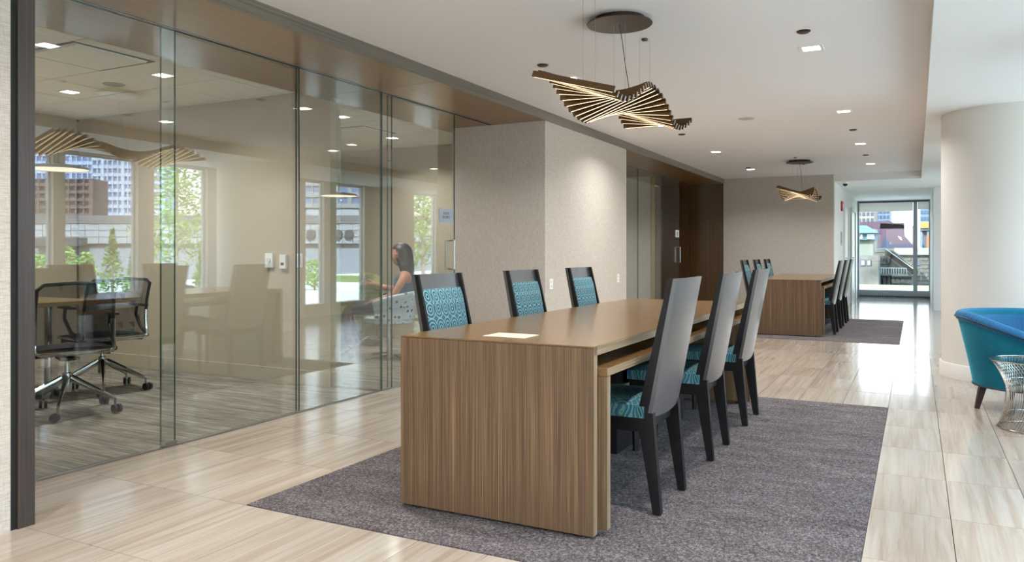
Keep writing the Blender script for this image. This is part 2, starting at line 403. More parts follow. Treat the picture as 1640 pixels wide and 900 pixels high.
# ------------------------------------------------------------------ setting: walls
struct('wall_left', (-4.4, FX, -4, 1.835, 0, CZ + .01), WP)
jamb = struct('door_frame', (-4.0, FX - .006, 1.835, 1.862, 0, SZ), DARK)
bobj('jamb_board', (-4.0, FX + .004, 1.862, 1.93, 0, SZ), POST, jamb)
struct('wall_pier', (-4.27, FX, 6.88, 9.28, 0, SZ), WP)
struct('trim_4', (FX - .001, FX + .004, 6.879, 9.281, 0, .07), WHITE)
struct('wall_back', (FX - 1.2, -1.29, 14.8, 20.9, 0, CZ), WP)
o = bobj('baseboard_back', (FX, -1.29, 14.788, 14.8, 0, .07), WHITE); o['kind'] = 'structure'
# panelled end wall of the far opening
wend = struct('wall_wood', (-6.0, FX, 14.785, 14.8, 0, SZ), DARK)
for a, bb in ((-3.21, -3.835), (-3.84, -4.46), (-4.465, -5.1), (-5.105, -5.9)):
    bobj('wood_panel', (bb, a, 14.77, 14.785, 0, SZ), SOFZ, wend)
wrr = struct('wall_rear', (-9.3, 2.1, -4.2, -4, LZ, CZ + .2), WHITE)  # unseen wall added behind the camera to keep out world light
for (a, c) in ((-9.3, -3.1), (-1.65, -1.45), (-.05, .15), (1.55, 2.1)): bobj('pier', (a, c, -4.2, -4, 0, LZ), WHITE, wrr)
for n, (a, c) in enumerate(((-3.1, -1.65), (-1.45, -.05), (.15, 1.55))):  # unseen windows added here for more daylight
    w = bpy.data.objects.new('window_%d' % (n + 21), None); col.objects.link(w); w['kind'] = 'structure'; w.location = (a, -4.12, 0)
    obj('window_frame', rect_ring(B(), (0, c - a, 0, LZ), (.04, c - a - .04, .04, LZ - .04), 0, .06, 'y'), ALUW, w); bobj('pane', (.04, c - a - .04, .02, .03, .04, LZ - .04), GLASSW, w)
struct('wall_far_left', (-9.2, -9.0, -4, 15, 0, CZ + .2), WHITE)  # unseen wall added to close the shell against outside light
struct('wall_light_block', (-9.2, -6.0, 14.8, 15.0, 0, CZ + .2), WHITE)  # unseen wall added to stop sky light leaking in
struct('wall_room_1_side', (-7.75, -7.6, -4, 5.0, 0, CZ), BEIGE)
struct('wall_room_1_near', (-7.6, -4.4, 1.1, 1.25, 0, CZ), BEIGE)
def partition(nm, y0, y1, xr, xl, mat):
    w = struct(nm, (xl, xr, y0, y1, 0, CZ), mat)
    b = box(B(), xl, xr + .012, y0 - .012, y1 + .012, 0, .122, bev=.003)
    o = obj('baseboard_' + nm[5:], b, mat); o['kind'] = 'structure'; return w
partition('wall_partition_1', 5.02, 5.15, -4.30, -7.6, BEIGE)
partition('wall_partition_2', 8.30, 8.45, -4.27, -9.0, BEIGE)
partition('wall_partition_3', 12.75, 12.9, -3.98, -7.6, WHITE)
bobj('oak_end_cap', (-3.98, -3.955, 12.74, 12.91, 0, SZ), M('pale oak', (176, 146, 92), .4).m)['kind'] = 'structure'
struct('wall_room_3_side', (-7.75, -7.6, 9.28, 14.77, 0, CZ), WHITE)
struct('wall_room_2_side', (-9.0, -8.9, 5.15, 8.3, 0, CZ), BEIGE)
# hall beyond the far table
hall = struct('wall_hall_left', (-1.29, -1.275, 14.8, 20.9, 0, LZ), WHITE)
struct('wall_hall_right', (.30, 1.62, 17.0, 20.9, 0, LZ), WHITE)
for n, (a, bb) in enumerate(((16.75, 17.75), (18.6, 19.8))):
    d = struct('door_%d' % (n + 5), (-1.276, -1.268, a, bb, 0, 2.03), PLAST)
    fb = prism(B(), [(a - .06, 0), (a - .06, 2.10), (bb + .06, 2.10), (bb + .06, 0), (bb, 0), (bb, 2.03), (a, 2.03), (a, 0)], -1.276, -1.245, 'x')
    obj('frame', fb, WHITE, d)
    hb = B(); tube(hb, [(-1.268, a + .08, 1.0), (-1.22, a + .08, 1.0), (-1.22, a + .2, 1.0)], .01); obj('door_handle', hb, STEEL, d, True)
# big round column
cx, cy, R = .73, 8.20, .525
b = B(); lathe(b, [(R, 0), (R, LZ)], 72, (cx, cy, 0)); o = obj('column', b, COLM, smooth=True); o['kind'] = 'structure'
b = B(); lathe(b, [(R + .002, 0), (R + .016, 0), (R + .016, .12), (R + .010, .13), (R + .002, .13)], 72, (cx, cy, 0)); o = obj('baseboard_column', b, WHITE, smooth=True); o['kind'] = 'structure'

# ------------------------------------------------------------------ river side window wall
wins = [(-3.8, -2.25, .10), (-2.1, -.5, .10), (-.35, 1.25, .10), (1.4, 3.0, .10), (3.15, 4.6, .10), (4.75, 5.78, .55), (5.93, 6.93, .55), (7.18, 8.12, .55), (8.32, 8.75, .55),  # first five are out of view, made tall for more daylight
        (10.15, 10.62, .2), (10.95, 11.75, .2), (13.45, 14.28, .2), (14.52, 15.3, .2), (15.5, 16.4, .2)]
y = -4.0; HZ = LZ - .02
wr = struct('wall_right', (WX, WX + .13, -4.0, 17.0, HZ, LZ), WHITE)
for (a, c, s) in wins:
    bobj('pier', (WX, WX + .13, y, a, 0, HZ), WHITE, wr); bobj('sill_wall', (WX, WX + .13, a, c, 0, s), WHITE, wr); y = c
bobj('pier', (WX, WX + .13, y, 17.0, 0, HZ), WHITE, wr)
for n, (a, c, s) in enumerate(wins):
    w = thing('window_%d' % (n + 1), '', ''); del w['label']; del w['category']; w['kind'] = 'structure'
    w.location = (WX + .06, a, s)
    L = c - a; H = HZ - s; fb = rect_ring(B(), (0, L, 0, H), (.022, L - .022, .022, H - .022), 0, .05, 'x')
    obj('window_frame', fb, ALUW, w); bobj('pane', (.022, .028, .022, L - .022, .022, H - .022), GLASSW, w)
    bobj('window_sill', (-.12, 0, 0, L, 0, .02), WHITE, w)
# portals help the daylight through the window openings
def portal(loc, rot, sx, sy):
    l = bpy.data.lights.new('daylight_portal', 'AREA'); l.shape = 'RECTANGLE'; l.size = sx; l.size_y = sy; l.cycles.is_portal = True
    o = bpy.data.objects.new('daylight_portal', l); col.objects.link(o); o.location = loc; o.rotation_euler = rot
portal((WX + .16, 2.4, 1.45), (PI / 2, 0, PI / 2), 12.6, 1.85); portal((WX + .16, 13.2, 1.3), (PI / 2, 0, PI / 2), 6.6, 2.1)
portal((-.48, 20.98, 1.2), (-PI / 2, 0, 0), 1.6, 2.2)
# far window at the end of the hall
fw = thing('window_20', '', ''); del fw['label']; del fw['category']; fw['kind'] = 'structure'; fw.location = (0, 20.9, 0)
obj('window_frame', rect_ring(B(), (-1.275, .31, .12, LZ), (-1.235, .27, .20, LZ - .05), -.04, .06, 'y'), ALU, fw)
bobj('mullion', (-.06, .03, -.04, .06, .20, LZ - .05), ALU, fw)
bobj('shadow_gap_strip', (-1.235, .27, -.045, -.040, LZ - .045, LZ - .025), DARK, fw)  # dark strip painted in as the shadow gap over the frame
bobj('pane', (-1.235, -.06, .0, .012, .20, LZ - .05), GLASSW, fw); bobj('pane', (.03, .27, .0, .012, .20, LZ - .05), GLASSW, fw)
bobj('roller_shade', (-1.235, -.065, -.034, -.030, 2.10, LZ - .05), SHADE, fw); bobj('roller_shade', (.035, .27, -.034, -.030, 2.13, LZ - .05), SHADE, fw)
bobj('sill_face', (-1.275, .30, -.10, -.04, .0, .20), ALU, fw)
b = B()
for k in range(40): box(b, -1.22 + k * .038, -1.22 + k * .038 + .022, -.106, -.10, .03, .07)
obj('grille_slots', b, DARK, fw, kind='stuff')
struct('wall_end', (.31, 2.1, 20.9, 21.1, 0, CZ), WHITE)

# ------------------------------------------------------------------ glass walls and doors
def glass_wall(nm, y0, y1, x=GX, door=False):
    w = bpy.data.objects.new(nm, None); col.objects.link(w); w['kind'] = 'structure'; w.location = (x, y0, 0)
    L = y1 - y0
    bobj('pane', (-.005, .005, .003, L - .003, .012, SZ), GLASS, w)
    for yy in (0, L - .003): bobj('pane_edge', (-.0052, .0052, yy, yy + .003, .012, SZ), GEDGE, w)
    return w
def pull(parent, y, z0, z1):
    for s in (-1, 1):
        b = B(); tube(b, [(s * .005, y, z0), (s * .045, y, z0), (s * .045, y, z1), (s * .005, y, z1)], .0095, 8); obj('door_handle', b, STEEL, parent, True)
g1 = glass_wall('glass_wall_1', 1.935, 3.10)
g2 = glass_wall('glass_wall_2', 3.02, 4.12, GX - .022)
g3 = glass_wall('glass_wall_3', 4.12, 5.055, GX)
# short glass return between partition end and glass line
fin = bpy.data.objects.new('glass_wall_4', None); col.objects.link(fin); fin['kind'] = 'structure'; fin.location = (-4.29, 5.075, 0)
bobj('pane', (0, .47, 0, .010, .012, SZ), GLASS, fin); bobj('pane_edge', (.47, .473, 0, .010, .012, SZ), GEDGE, fin)
bobj('clip', (-.02, .02, -.03, .05, 0, .03), STEEL, g2, loc=(.02, .03, 0))
g5 = glass_wall('glass_wall_5', 5.06, 5.20)
d1 = glass_wall('door_1', 5.17, 6.21, GX - .022); pull(d1, .965, .96, 1.225)
sp = bobj('sign_plate', (.0052, .009, .765, 1.005, 1.385, 1.515), GREYP, d1)
text_obj('lettering', 'STUDY\nROOM 1', .034, TXT, sp, (.0095, .885, 1.452), (PI / 2, 0, PI / 2))
g6 = glass_wall('glass_wall_6', 9.285, 11.55); g7 = glass_wall('glass_wall_7', 11.56, 12.88); d2 = glass_wall('door_2', 12.80, 13.98, GX - .022)
pull(d2, 1.10, .93, 1.21)
sp = bobj('sign_plate', (.0052, .009, .93, 1.16, 1.385, 1.515), PLAST, d2); sb = B(); box(sb, .0092, .0098, 1.02, 1.07, 1.40, 1.49); obj('mark', sb, TXT, sp)

# ------------------------------------------------------------------ ceiling fixtures
def area_lamp(name, parent, loc, size, w, color=(1, 1, 1), spread=PI):
    l = bpy.data.lights.new(name, 'AREA'); l.shape = 'SQUARE'; l.size = size; l.energy = w; l.color = color; l.spread = spread
    o = bpy.data.objects.new(name, l); col.objects.link(o); o.parent = parent; o.location = loc; return o
def make_downlight(label, loc, w):
    t = thing('ceiling_downlight', label, 'downlight', loc)
    obj('trim_ring', rect_ring(B(), (-.075, .075, -.075, .075), (-.055, .055, -.055, .055), -.004, 0), PLAST, t); bobj('diffuser', (-.055, .055, -.055, .055, -.0025, 0), LEDW, t)
    area_lamp('lamp', t, (0, 0, -.006), .10, w, spread=math.radians(140)); return t
dl0 = make_downlight('square downlight above the right side of the near table, beside a sprinkler', (-.625, 5.58, CZ), DOWN_W)
rows = [((-.625, 8.22), 'square downlight of the right row, second from the camera'), ((-.625, 10.77), 'square downlight of the right row, third from the camera'),
        ((-.625, 13.27), 'square downlight of the right row, farthest from the camera'),
        ((-2.43, 8.20), 'square downlight glowing behind the far tip of the near pendant'), ((-2.43, 10.73), 'square downlight of the left row beyond the papered pier'),
        ((-2.43, 13.25), 'square downlight of the left row nearest the far wall'), ((-2.43, 5.68), 'square downlight of the left row, hidden behind the near pendant rods'),
        ((-2.5, 3.16), 'square downlight of the left row mirrored in the first glass pane'), ((-.625, 2.9), 'square downlight above the camera side of the carpet')]
for (p, lab) in rows: dup(dl0, (p[0], p[1], CZ), label=lab)
for (x, y, q) in ((-2.43, .6, 'to the left'), (-.625, .4, 'overhead'), (-1.55, -1.8, 'well behind')): dup(dl0, (x, y, CZ), label='square downlight %s of the camera position' % q)
rl0 = make_downlight('square downlight nearest the glass in the first meeting room', (-5.11, 4.05, 2.470), ROOM_W)
for (p, lab) in (((-6.34, 4.11), 'square downlight deeper in the first meeting room'), ((-5.09, 6.12), 'square downlight nearest the glass in the second room'),
                 ((-5.51, 7.53), 'square downlight over the sofa in the second room'), ((-5.3, 10.9), 'square downlight in the far meeting room'), ((-6.3, 2.4), 'square downlight at the hidden end of the first room')):
    dup(rl0, (p[0], p[1], 2.470), label=lab)
def sprinkler(loc, lab):
    b = B(); lathe(b, [(0, -.010), (.03, -.012), (.042, -.004), (.042, 0)], 24); o = obj('sprinkler_cover', b, BRONZ2, smooth=True); o.location = loc; tag(o, lab, 'sprinkler')
sprinkler((-.62, 5.13, CZ), 'small dark round sprinkler cover beside the nearest downlight'); sprinkler((-2.43, 5.17, CZ), 'small round sprinkler cover above the near tip of the near pendant')
sprinkler((-2.42, 8.95, CZ), 'small round sprinkler cover beyond the near pendant'); sprinkler((-.626, 9.5, CZ), 'thin dark sprinkler disc after the second right downlight')
sprinkler((-.63, 12.05, CZ), 'thin round sprinkler disc before the farthest right downlight'); sprinkler((-2.42, 13.0, CZ), 'small round sprinkler beside the left downlight at the far wall')
b = B(); lathe(b, [(0, -.006), (.075, -.006), (.085, 0)], 32); o = obj('ceiling_speaker', b, M('speaker grille', (190, 186, 182), .7).m, smooth=True); o.location = (-1.55, 8.215, CZ); tag(o, 'pale round ceiling speaker in the middle of the ceiling', 'speaker')
b = B(); lathe(b, [(0, -.006), (.075, -.006), (.085, 0)], 32); o = obj('ceiling_speaker', b, M('speaker grille 2', (150, 146, 140), .7).m, smooth=True); o.location = (-5.74, 4.09, 2.470); tag(o, 'round grey ceiling speaker in the first meeting room', 'speaker')
# dome camera in the hall
t = thing('security_camera', 'white dome security camera at the corner of the hall', 'camera', (-1.12, 15.05, LZ))
b = B(); lathe(b, [(0, -.03), (.055, -.03), (.06, 0)], 24); obj('housing', b, PLAST, t, True)
b = B(); lathe(b, [(0, -.075), (.025, -.068), (.04, -.05), (.042, -.03)], 24); obj('dome', b, BLKM, t, True)

# ------------------------------------------------------------------ rod pendants
def make_pendant(label, cy_):
    t = thing('rod_pendant', label, 'pendant lamp', (-1.55, cy_, 0))
    b = B(); lathe(b, [(0, 2.455), (.19, 2.455), (.193, 2.459), (.19, 2.463), (.15, 2.463), (.15, CZ)], 48); obj('canopy', b, BRONZ2, t, True)
    zc = 1.985; N = 28; L = .47
    rod0 = B(); box(rod0, -L / 2, L / 2, -.009, .009, -.0155, .0165, bev=.002)
    led0 = B(); box(led0, -L / 2 + .012, L / 2 - .012, -.0036, .0036, -.0164, -.0156)
    end = box(B(), L / 2, L / 2 + .0015, -.0082, .0082, -.0142, .0142)
    r0 = None
    for k in range(N):
        y = -.70 + k * (1.45 / (N - 1)); ang = .36 * math.cos(2 * PI * (y + .58) / 1.06)
        if r0 is None:
            r0 = obj('rod', rod0, BRONZE, t, loc=(0, y, zc), rot=(0, ang, 0)); obj('diffuser', led0, LEDP, r0); e0 = obj('end_cap', end, STEEL, r0); dup(e0, (-L - .0015, 0, 0), parent=r0)
        else:
            r = dup(r0, (0, y, zc), parent=t); r.rotation_euler = (0, ang, 0)
    bobj('spine', (-.008, .008, -.70, .75, zc - .006, zc + .006), BRONZE, t)
    for yy in (-.48, .48):
        b = B(); lathe(b, [(0, CZ - .012), (.018, CZ - .012), (.020, CZ - .003), (.020, CZ)], 20, (0, yy, 0)); obj('ceiling_anchor', b, BRONZ2, t, True)
    for yy in (-.48, 0, .48):
        for s in (-.035, .035):
            b = B(); tube(b, [(s, yy, CZ - .01 if yy else 2.455), (s, yy, zc)], .0008, 4); obj('suspension_wire', b, STEEL, t)
    b = B(); tube(b, [(0, 0, 2.455), (.01, .02, 2.36), (.02, .05, 2.22), (.03, .09, 2.08), (.0, .1, zc)], .0022, 6); obj('power_cord', b, BLKM, t)
    return t
pen = make_pendant('bronze twisting rod pendant lamp hanging over the near table', 4.36)
dup(pen, (-1.55, 12.35, 0), label='bronze twisting rod pendant lamp hanging over the far table')

# ------------------------------------------------------------------ tables
def make_table(label, y0):
    t = thing('communal_table', label, 'table', (-1.55, y0, 0)); L = 3.07
    W0, W1 = -.46, .445
    b = B(); prism(b, [(0, .744), (0, .75), (L, .75), (L, .744), (L - .0405, .744), (L - .0405, .712), (.0405, .712), (.0405, .744)], W0, W1, 'x'); top = obj('tabletop', b, WOODY, t)
    b = B(); box(b, W1 + .0002, W1 + .0012, .003, L - .003, .7135, .7485); obj('edge_band', b, WOODE, t)
    for s, (a, c) in enumerate(((0, .04), (L - .04, L))):
        b = B(); box(b, W0, W1, a, c, .014, .7425, bev=.001); p = obj('end_panel', b, WOODZ, t)
        b = B(); box(b, W1 + .0002, W1 + .0012, a + .002, c - .002, .016, .75); obj('panel_edge', b, WOODV, p)
    # nested inner carcass, a little wider on the right
    b = B(); box(b, W0 + .06, .483, .046, L - .046, .630, .664, bev=.001); obj('lower_shelf', b, WOODY, t)
    b = B(); box(b, .4832, .4842, .05, L - .05, .632, .662); obj('shelf_edge', b, WOODE, t)
    for a in (.046, L - .086):
        b = B(); box(b, W0 + .06, .483, a, a + .038, .030, .629, bev=.001); p = obj('inner_panel', b, WOODZ, t)
        b = B(); box(b, .4832, .4842, a + .002, a + .036, .032, .629); obj('panel_edge', b, WOODV, p)
    bobj('pedestal', (-.10, .09, 1.25, 1.92, .005, .629), BLK, t)
    for x in (-.38, .38):
        for y in (.02, L - .02): b = B(); lathe(b, [(0, 0), (.018, 0), (.018, .010), (0, .010)], 12, (x, y, 0.004)); obj('glide', b, BLKM, t)
    return t
TY1, TY2 = 2.81, 10.90
COVER = M('cream enamel cover', (214, 200, 178), .45).m
t1 = make_table('walnut veneer communal table with waterfall ends, nearest the camera', TY1)
dup(t1, (-1.55, TY2, 0), label='walnut veneer communal table at the far end before the papered wall')
for (yy, lab) in ((2.97, 'white rectangular power cover set in the near end of the near table'), (5.74, 'small white power cover at the far end of the near table')):
    c = bobj('power_cover', (-.10, .10, -.05, .10, .7502, .7530), COVER, bev=.001); c.location = (-1.57, yy + .02, 0); tag(c, lab, 'cover plate')
for (y_, lab) in ((7.02, 'white wall outlet on the papered pier nearest its near corner'), (8.97, 'white wall outlet on the papered pier near its far edge')):
    t = thing('wall_outlet', lab, 'outlet', (FX, y_, .80)); bobj('cover', (.0005, .006, -.038, .038, -.052, .052), PLAST, t, bev=.001)
    for z in (-.022, .022):
        for q in (-.010, .010): bobj('socket_slot', (.006, .0065, q - .002, q + .002, z - .008, z + .008), DARK, t)

# ------------------------------------------------------------------ side chairs
def make_chair(label):
    """faces -X, rear edge near x=0.02 ; width along Y .42"""
    t = thing('side_chair', label, 'chair'); hw = .21
    # reclined back panel : x from 0 at z .42 to .10 at z 1.0 ; lower edge bows down
    def bx_(z): return -.045 + (z - .42) * .19
    b = B(); n = 12; fr = []; bk = []
    for k in range(n + 1):
        y = -hw + .001 + (2 * hw - .002) * k / n; u = (y / (hw - .001))
        zb = .402 + .010 * abs(u) ** 2
        colA = []; colB = []
        for j in range(7):
            z = zb + (1.0 - zb) * j / 6; bow = .012 * (1 - u * u)
            colA.append(b.verts.new((bx_(z) + .0 + bow, y, z))); colB.append(b.verts.new((bx_(z) + .018 + bow, y, z)))
        fr.append(colA); bk.append(colB)
    for k in range(n):
        for j in range(6):
            b.faces.new((fr[k][j], fr[k + 1][j], fr[k + 1][j + 1], fr[k][j + 1])); b.faces.new((bk[k][j], bk[k][j + 1], bk[k + 1][j + 1], bk[k + 1][j]))
        b.faces.new((fr[k][0], bk[k][0], bk[k + 1][0], fr[k + 1][0])); b.faces.new((fr[k][6], fr[k + 1][6], bk[k + 1][6], bk[k][6]))
    for c_ in (0, n):
        for j in range(6): b.faces.new((fr[c_][j], fr[c_][j + 1], bk[c_][j + 1], bk[c_][j]))
    obj('back_panel', b, BACKM, t, True)
    for s in (-1, 1):     # stile: rear leg continues up as a dark side edge
        b = B(); y0, y1 = (s * hw, s * (hw - .016))
        prism(b, [(bx_(.43) - .045, .43), (bx_(.43) + .0, .43), (bx_(1.0) + .0, 1.0), (bx_(1.0) - .020, 1.0)], y0, y1, 'y'); obj('stile', b, BLK2, t)
        b = B(); q = [(-.095, .43), (-.022, .43), (.012, 0.004), (-.022, 0.004)]
        prism(b, q, s * hw, s * (hw - .034), 'y'); obj('leg', b, BLK2, t)
        b = B(); tube(b, [(-.43, s * (hw - .03), .36), (-.425, s * (hw - .028), .004)], [.026, .017], 4); obj('leg', b, BLK2, t)
    b = B(); box(b, -.455, -.055, -hw + .003, hw - .003, .345, .405, bev=.004); obj('seat_frame', b, BLK2, t)
    # padded seat
    b = B(); box(b, -.465, -.06, -hw - .002, hw + .002, .405, .465)
    bmesh.ops.subdivide_edges(b, edges=b.edges[:], cuts=6, use_grid_fill=True)
    for v in b.verts:
        if v.co.z > .46:
            u = (v.co.x + .2625) / .2025; w = v.co.y / .212; v.co.z += .018 * (1 - u ** 4) * (1 - w ** 4) - .012 * (u ** 6 + w ** 6) * .5
    obj('seat', b, FABS, t, True)
    # back pad
    b = B(); m_ = 10; A = []; C_ = []
    for k in range(m_ + 1):
        y = -hw + .022 + (2 * hw - .044) * k / m_; u = y / (hw - .022); ra = []; rc = []
        for j in range(m_ + 1):
            z = .47 + (.925 - .47) * j / m_; w = (j / m_ - .5) * 2; th = .036 * (1 - .45 * u ** 6) * (1 - .5 * w ** 8)
            ra.append(b.verts.new((bx_(z) + .0, y, z))); rc.append(b.verts.new((bx_(z) - th, y, z)))
        A.append(ra); C_.append(rc)
    for k in range(m_):
        for j in range(m_):
            b.faces.new((C_[k][j], C_[k][j + 1], C_[k + 1][j + 1], C_[k + 1][j]))
        b.faces.new((A[k][0], C_[k][0], C_[k + 1][0], A[k + 1][0])); b.faces.new((A[k][m_], A[k + 1][m_], C_[k + 1][m_], C_[k][m_]))
    for c_ in (0, m_):
        for j in range(m_): b.faces.new((A[c_][j], A[c_][j + 1], C_[c_][j + 1], C_[c_][j]))
    bmesh.ops.delete(b, geom=[v for v in b.verts if not v.link_faces], context='VERTS'); obj('back_pad', b, FABB, t, True)
    return t
ch = make_chair('black side chair on the right of the near table, closest to the camera')
XR, XL = -.965, -2.135
ch.location = (XR, 3.40, .004)
ord_ = ['closest to the camera', 'in the middle', 'farthest from the camera']
for tb, ys, nm in ((0, (3.40, 4.36, 5.30), 'near'), (1, (11.49, 12.45, 13.39), 'far')):
    for k, y in enumerate(ys):
        if not (tb == 0 and k == 0): dup(ch, (XR, y, .004), 0, 'black chair on the right of the %s table, %s' % (nm, ord_[k]), 'teal and black chairs at the %s table' % nm)
        else: ch['group'] = 'teal and black chairs at the near table'
        dup(ch, (XL, y, .004), PI, 'teal padded chair, left side of the %s table, %s' % (nm, ord_[k]), 'teal and black chairs at the %s table' % nm)

# ------------------------------------------------------------------ hall wall devices
t = thing('fire_alarm', 'small red fire alarm on the white hall wall', 'alarm', (-1.275, 16.2, 2.0)); bobj('body', (.0, .03, -.14, .14, -.09, .09), RED, t, bev=.003)
bobj('strobe', (.03, .045, -.04, .04, -.03, .05), PLAST, t); text_obj('lettering', 'FIRE', .05, PLAST, t, (.031, 0, -.06), (PI / 2, 0, PI / 2))
t = thing('wall_sign', 'narrow grey sign on the white hall wall below the fire alarm', 'sign', (-1.275, 16.2, 1.38)); bobj('plate', (.0, .006, -.16, .16, -.13, .13), GREYP, t)
b = B()
for k in range(6): box(b, .006, .0068, -.10, .08 - .03 * (k % 2), .09 - k * .035, .105 - k * .035)
obj('lettering', b, TXT, t, kind='stuff')

# ------------------------------------------------------------------ meeting room devices
def wall_box(nm, lab, cat, x, z, w, h, d, face=None):
    t = thing(nm, lab, cat, (x, 5.019, z)); bobj('body', (-w / 2, w / 2, -d, 0, -h / 2, h / 2), PLAST, t, bev=.003)
    if face == 'dial': b = B(); tube(b, [(0, -d, 0), (0, -d - .008, 0)], .022, 20); obj('dial', b, ALUW, t, True)
    if face == 'screen': bobj('screen', (-.018, .018, -d - .001, -d, -.03, -.008), TXT, t)
    if face == 'switch': bobj('rocker', (-.018, .018, -d - .004, -d, -.035, .035), ALUW, t)
wall_box('thermostat', 'white thermostat with round dial on the beige partition', 'thermostat', -4.965, 1.045, .085, .125, .022, 'dial')
wall_box('wall_sensor', 'white wall sensor with small dark screen on the beige partition', 'sensor', -4.80, 1.035, .07, .12, .03, 'screen')
wall_box('light_switch', 'light switch plate at the glass end of the beige partition', 'switch', -4.63, 1.045, .07, .12, .006, 'switch')

# ------------------------------------------------------------------ office chairs
def make_office_chair(label):
    """faces +X"""
    t = thing('office_chair', label, 'chair')
    for k in range(5):
        a = 2 * PI * k / 5 + .3; c_, s_ = math.cos(a), math.sin(a)
        b = B(); tube(b, [(.03 * c_, .03 * s_, .245), (.17 * c_, .17 * s_, .175), (.315 * c_, .315 * s_, .105)], [.022, .019, .013], 8, sx=.75, sy=1.1); obj('base_arm', b, CHROME, t, True)
        cb = B(); x, y = .325 * c_, .325 * s_
        tube(cb, [(x, y, .105), (x, y, .055)], .009, 8)
        ca = obj('caster', cb, STEEL, t, True)
        ax = a + 1.1 + k; dx, dy = math.cos(ax) * .022, math.sin(ax) * .022; ox, oy = -math.sin(ax) * .018, math.cos(ax) * .018
        for s in (-1, 1):
            wb = B(); tube(wb, [(x + ox + dx * s * .3, y + oy + dy * s * .3, .034), (x + ox + dx * s * 1.15, y + oy + dy * s * 1.15, .034)], .030, 16); obj('wheel', wb, BLKM, ca, True)
    b = B(); lathe(b, [(0, .15), (.030, .15), (.030, .28), (.016, .285), (.016, .40), (0, .40)], 16); obj('gas_column', b, CHROME, t, True)
    b = B(); box(b, -.12, .10, -.06, .06, .375, .40, bev=.01); obj('mechanism', b, BLKM, t)
    # seat
    b = B(); box(b, -.22, .25, -.235, .235, .415, .465)
    bmesh.ops.subdivide_edges(b, edges=b.edges[:], cuts=5, use_grid_fill=True)
    for v in b.verts:
        u = v.co.x / .25; w = v.co.y / .235; v.co.z += .012 * (1 - w * w) - .03 * max(0, u) ** 3; v.co.y *= 1 - .08 * abs(u) ** 4
    obj('seat', b, MESHB, t, True)
    b = B(); tube(b, [(.24, -.235, .44), (-.22, -.24, .44), (-.27, -.22, .455), (-.28, 0, .455), (-.27, .22, .455), (-.22, .24, .44), (.24, .235, .44)], .014, 8); obj('seat_rail', b, CHROME, t, True)
    # back : chrome lower U, dark upper loop, mesh between
    def bx_(z): u = (z - .46) / .46; return -.27 - .10 * u + .05 * math.sin(u * PI)
    zs = [.46, .52, .58, .66, .74, .82, .87]
    L_ = [(bx_(z), -.235 + .02 * (z - .46), z) for z in zs]
    b = B(); tube(b, [L_[3]] + L_[2::-1] + [(bx_(.45), -.20, .445), (bx_(.45), 0, .440), (bx_(.45), .20, .445)] + [(x, -y, z) for x, y, z in L_[:4]], .015, 8); obj('back_rail', b, CHROME, t, True)
    b = B(); tube(b, L_[3:] + [(bx_(.90), -.19, .90), (bx_(.91), 0, .912), (bx_(.90), .19, .90)] + [(x, -y, z) for x, y, z in L_[:2:-1]], .012, 8); obj('back_frame', b, BLKM, t, True)
    b = B(); g = []
    for i in range(9):
        z = .455 + .45 * i / 8; hw = .228 + .02 * (z - .46) - (.03 if i == 8 else 0)
        g.append([b.verts.new((bx_(z) + .018 * (1 - (2 * k / 10 - 1) ** 2) * -1, -hw + 2 * hw * k / 10, z)) for k in range(11)])
    for i in range(8):
        for k in range(10): b.faces.new((g[i][k], g[i][k + 1], g[i + 1][k + 1], g[i + 1][k]))
    bmesh.ops.solidify(b, geom=b.faces[:], thickness=.005)
    obj('back_mesh', b, MESHT, t, True)
    for s in (-1, 1):
        b = B(); tube(b, [(-.25, s * .25, .455), (-.10, s * .265, .50), (.02, s * .27, .60), (.0, s * .27, .675)], .012, 8, sy=1.5); ar = obj('armrest', b, BLKM, t, True)
        b = B(); box(b, -.17, .10, s * .27 - .025, s * .27 + .025, .675, .695, bev=.008); obj('arm_pad', b, BLKM, ar, True)
    return t
mt = M('see through black mesh'); mt.nt.nodes.remove(mt.b)
tr_ = mt.n('BsdfTransparent'); df = mt.n('BsdfDiffuse'); df.inputs[0].default_value = lin((34, 34, 44)); ms = mt.n('MixShader'); ms.inputs[0].default_value = .62
mt.l(tr_.outputs[0], ms.inputs[1]); mt.l(df.outputs[0], ms.inputs[2]); mt.l(ms.outputs[0], mt.nt.nodes['Material Output'].inputs[0]); MESHT = mt.m
oc = make_office_chair('black mesh and chrome office chair nearest the glass, seen from behind'); oc.location = (-5.20, 3.35, .003); oc.rotation_euler = (0, 0, math.radians(157)); oc['group'] = 'mesh office chairs in the first room'
dup(oc, (-5.76, 4.0, .003), math.radians(166), 'black mesh office chair at the far corner of the meeting table, seen from the side')
dup(oc, (-5.75, 2.55, .003), math.radians(185), 'black mesh office chair mostly hidden behind the dark door post')
t = thing('meeting_table', 'pale wood meeting table edge behind the office chairs, with chrome legs', 'table', (-6.35, 3.0, 0))
bobj('tabletop', (-.62, .62, -1.25, .98, .705, .74), m_wood('pale maple top', ((150, 120, 82), (184, 154, 112), (206, 180, 140)), 'y', .3), t, bev=.004)
for (x, y) in ((.5, .62), (.5, -1.0), (-.5, .62), (-.5, -1.0)):
    b = B(); tube(b, [(x, y, .003), (x, y, .705)], .028, 16); obj('leg', b, CHROME, t, True)

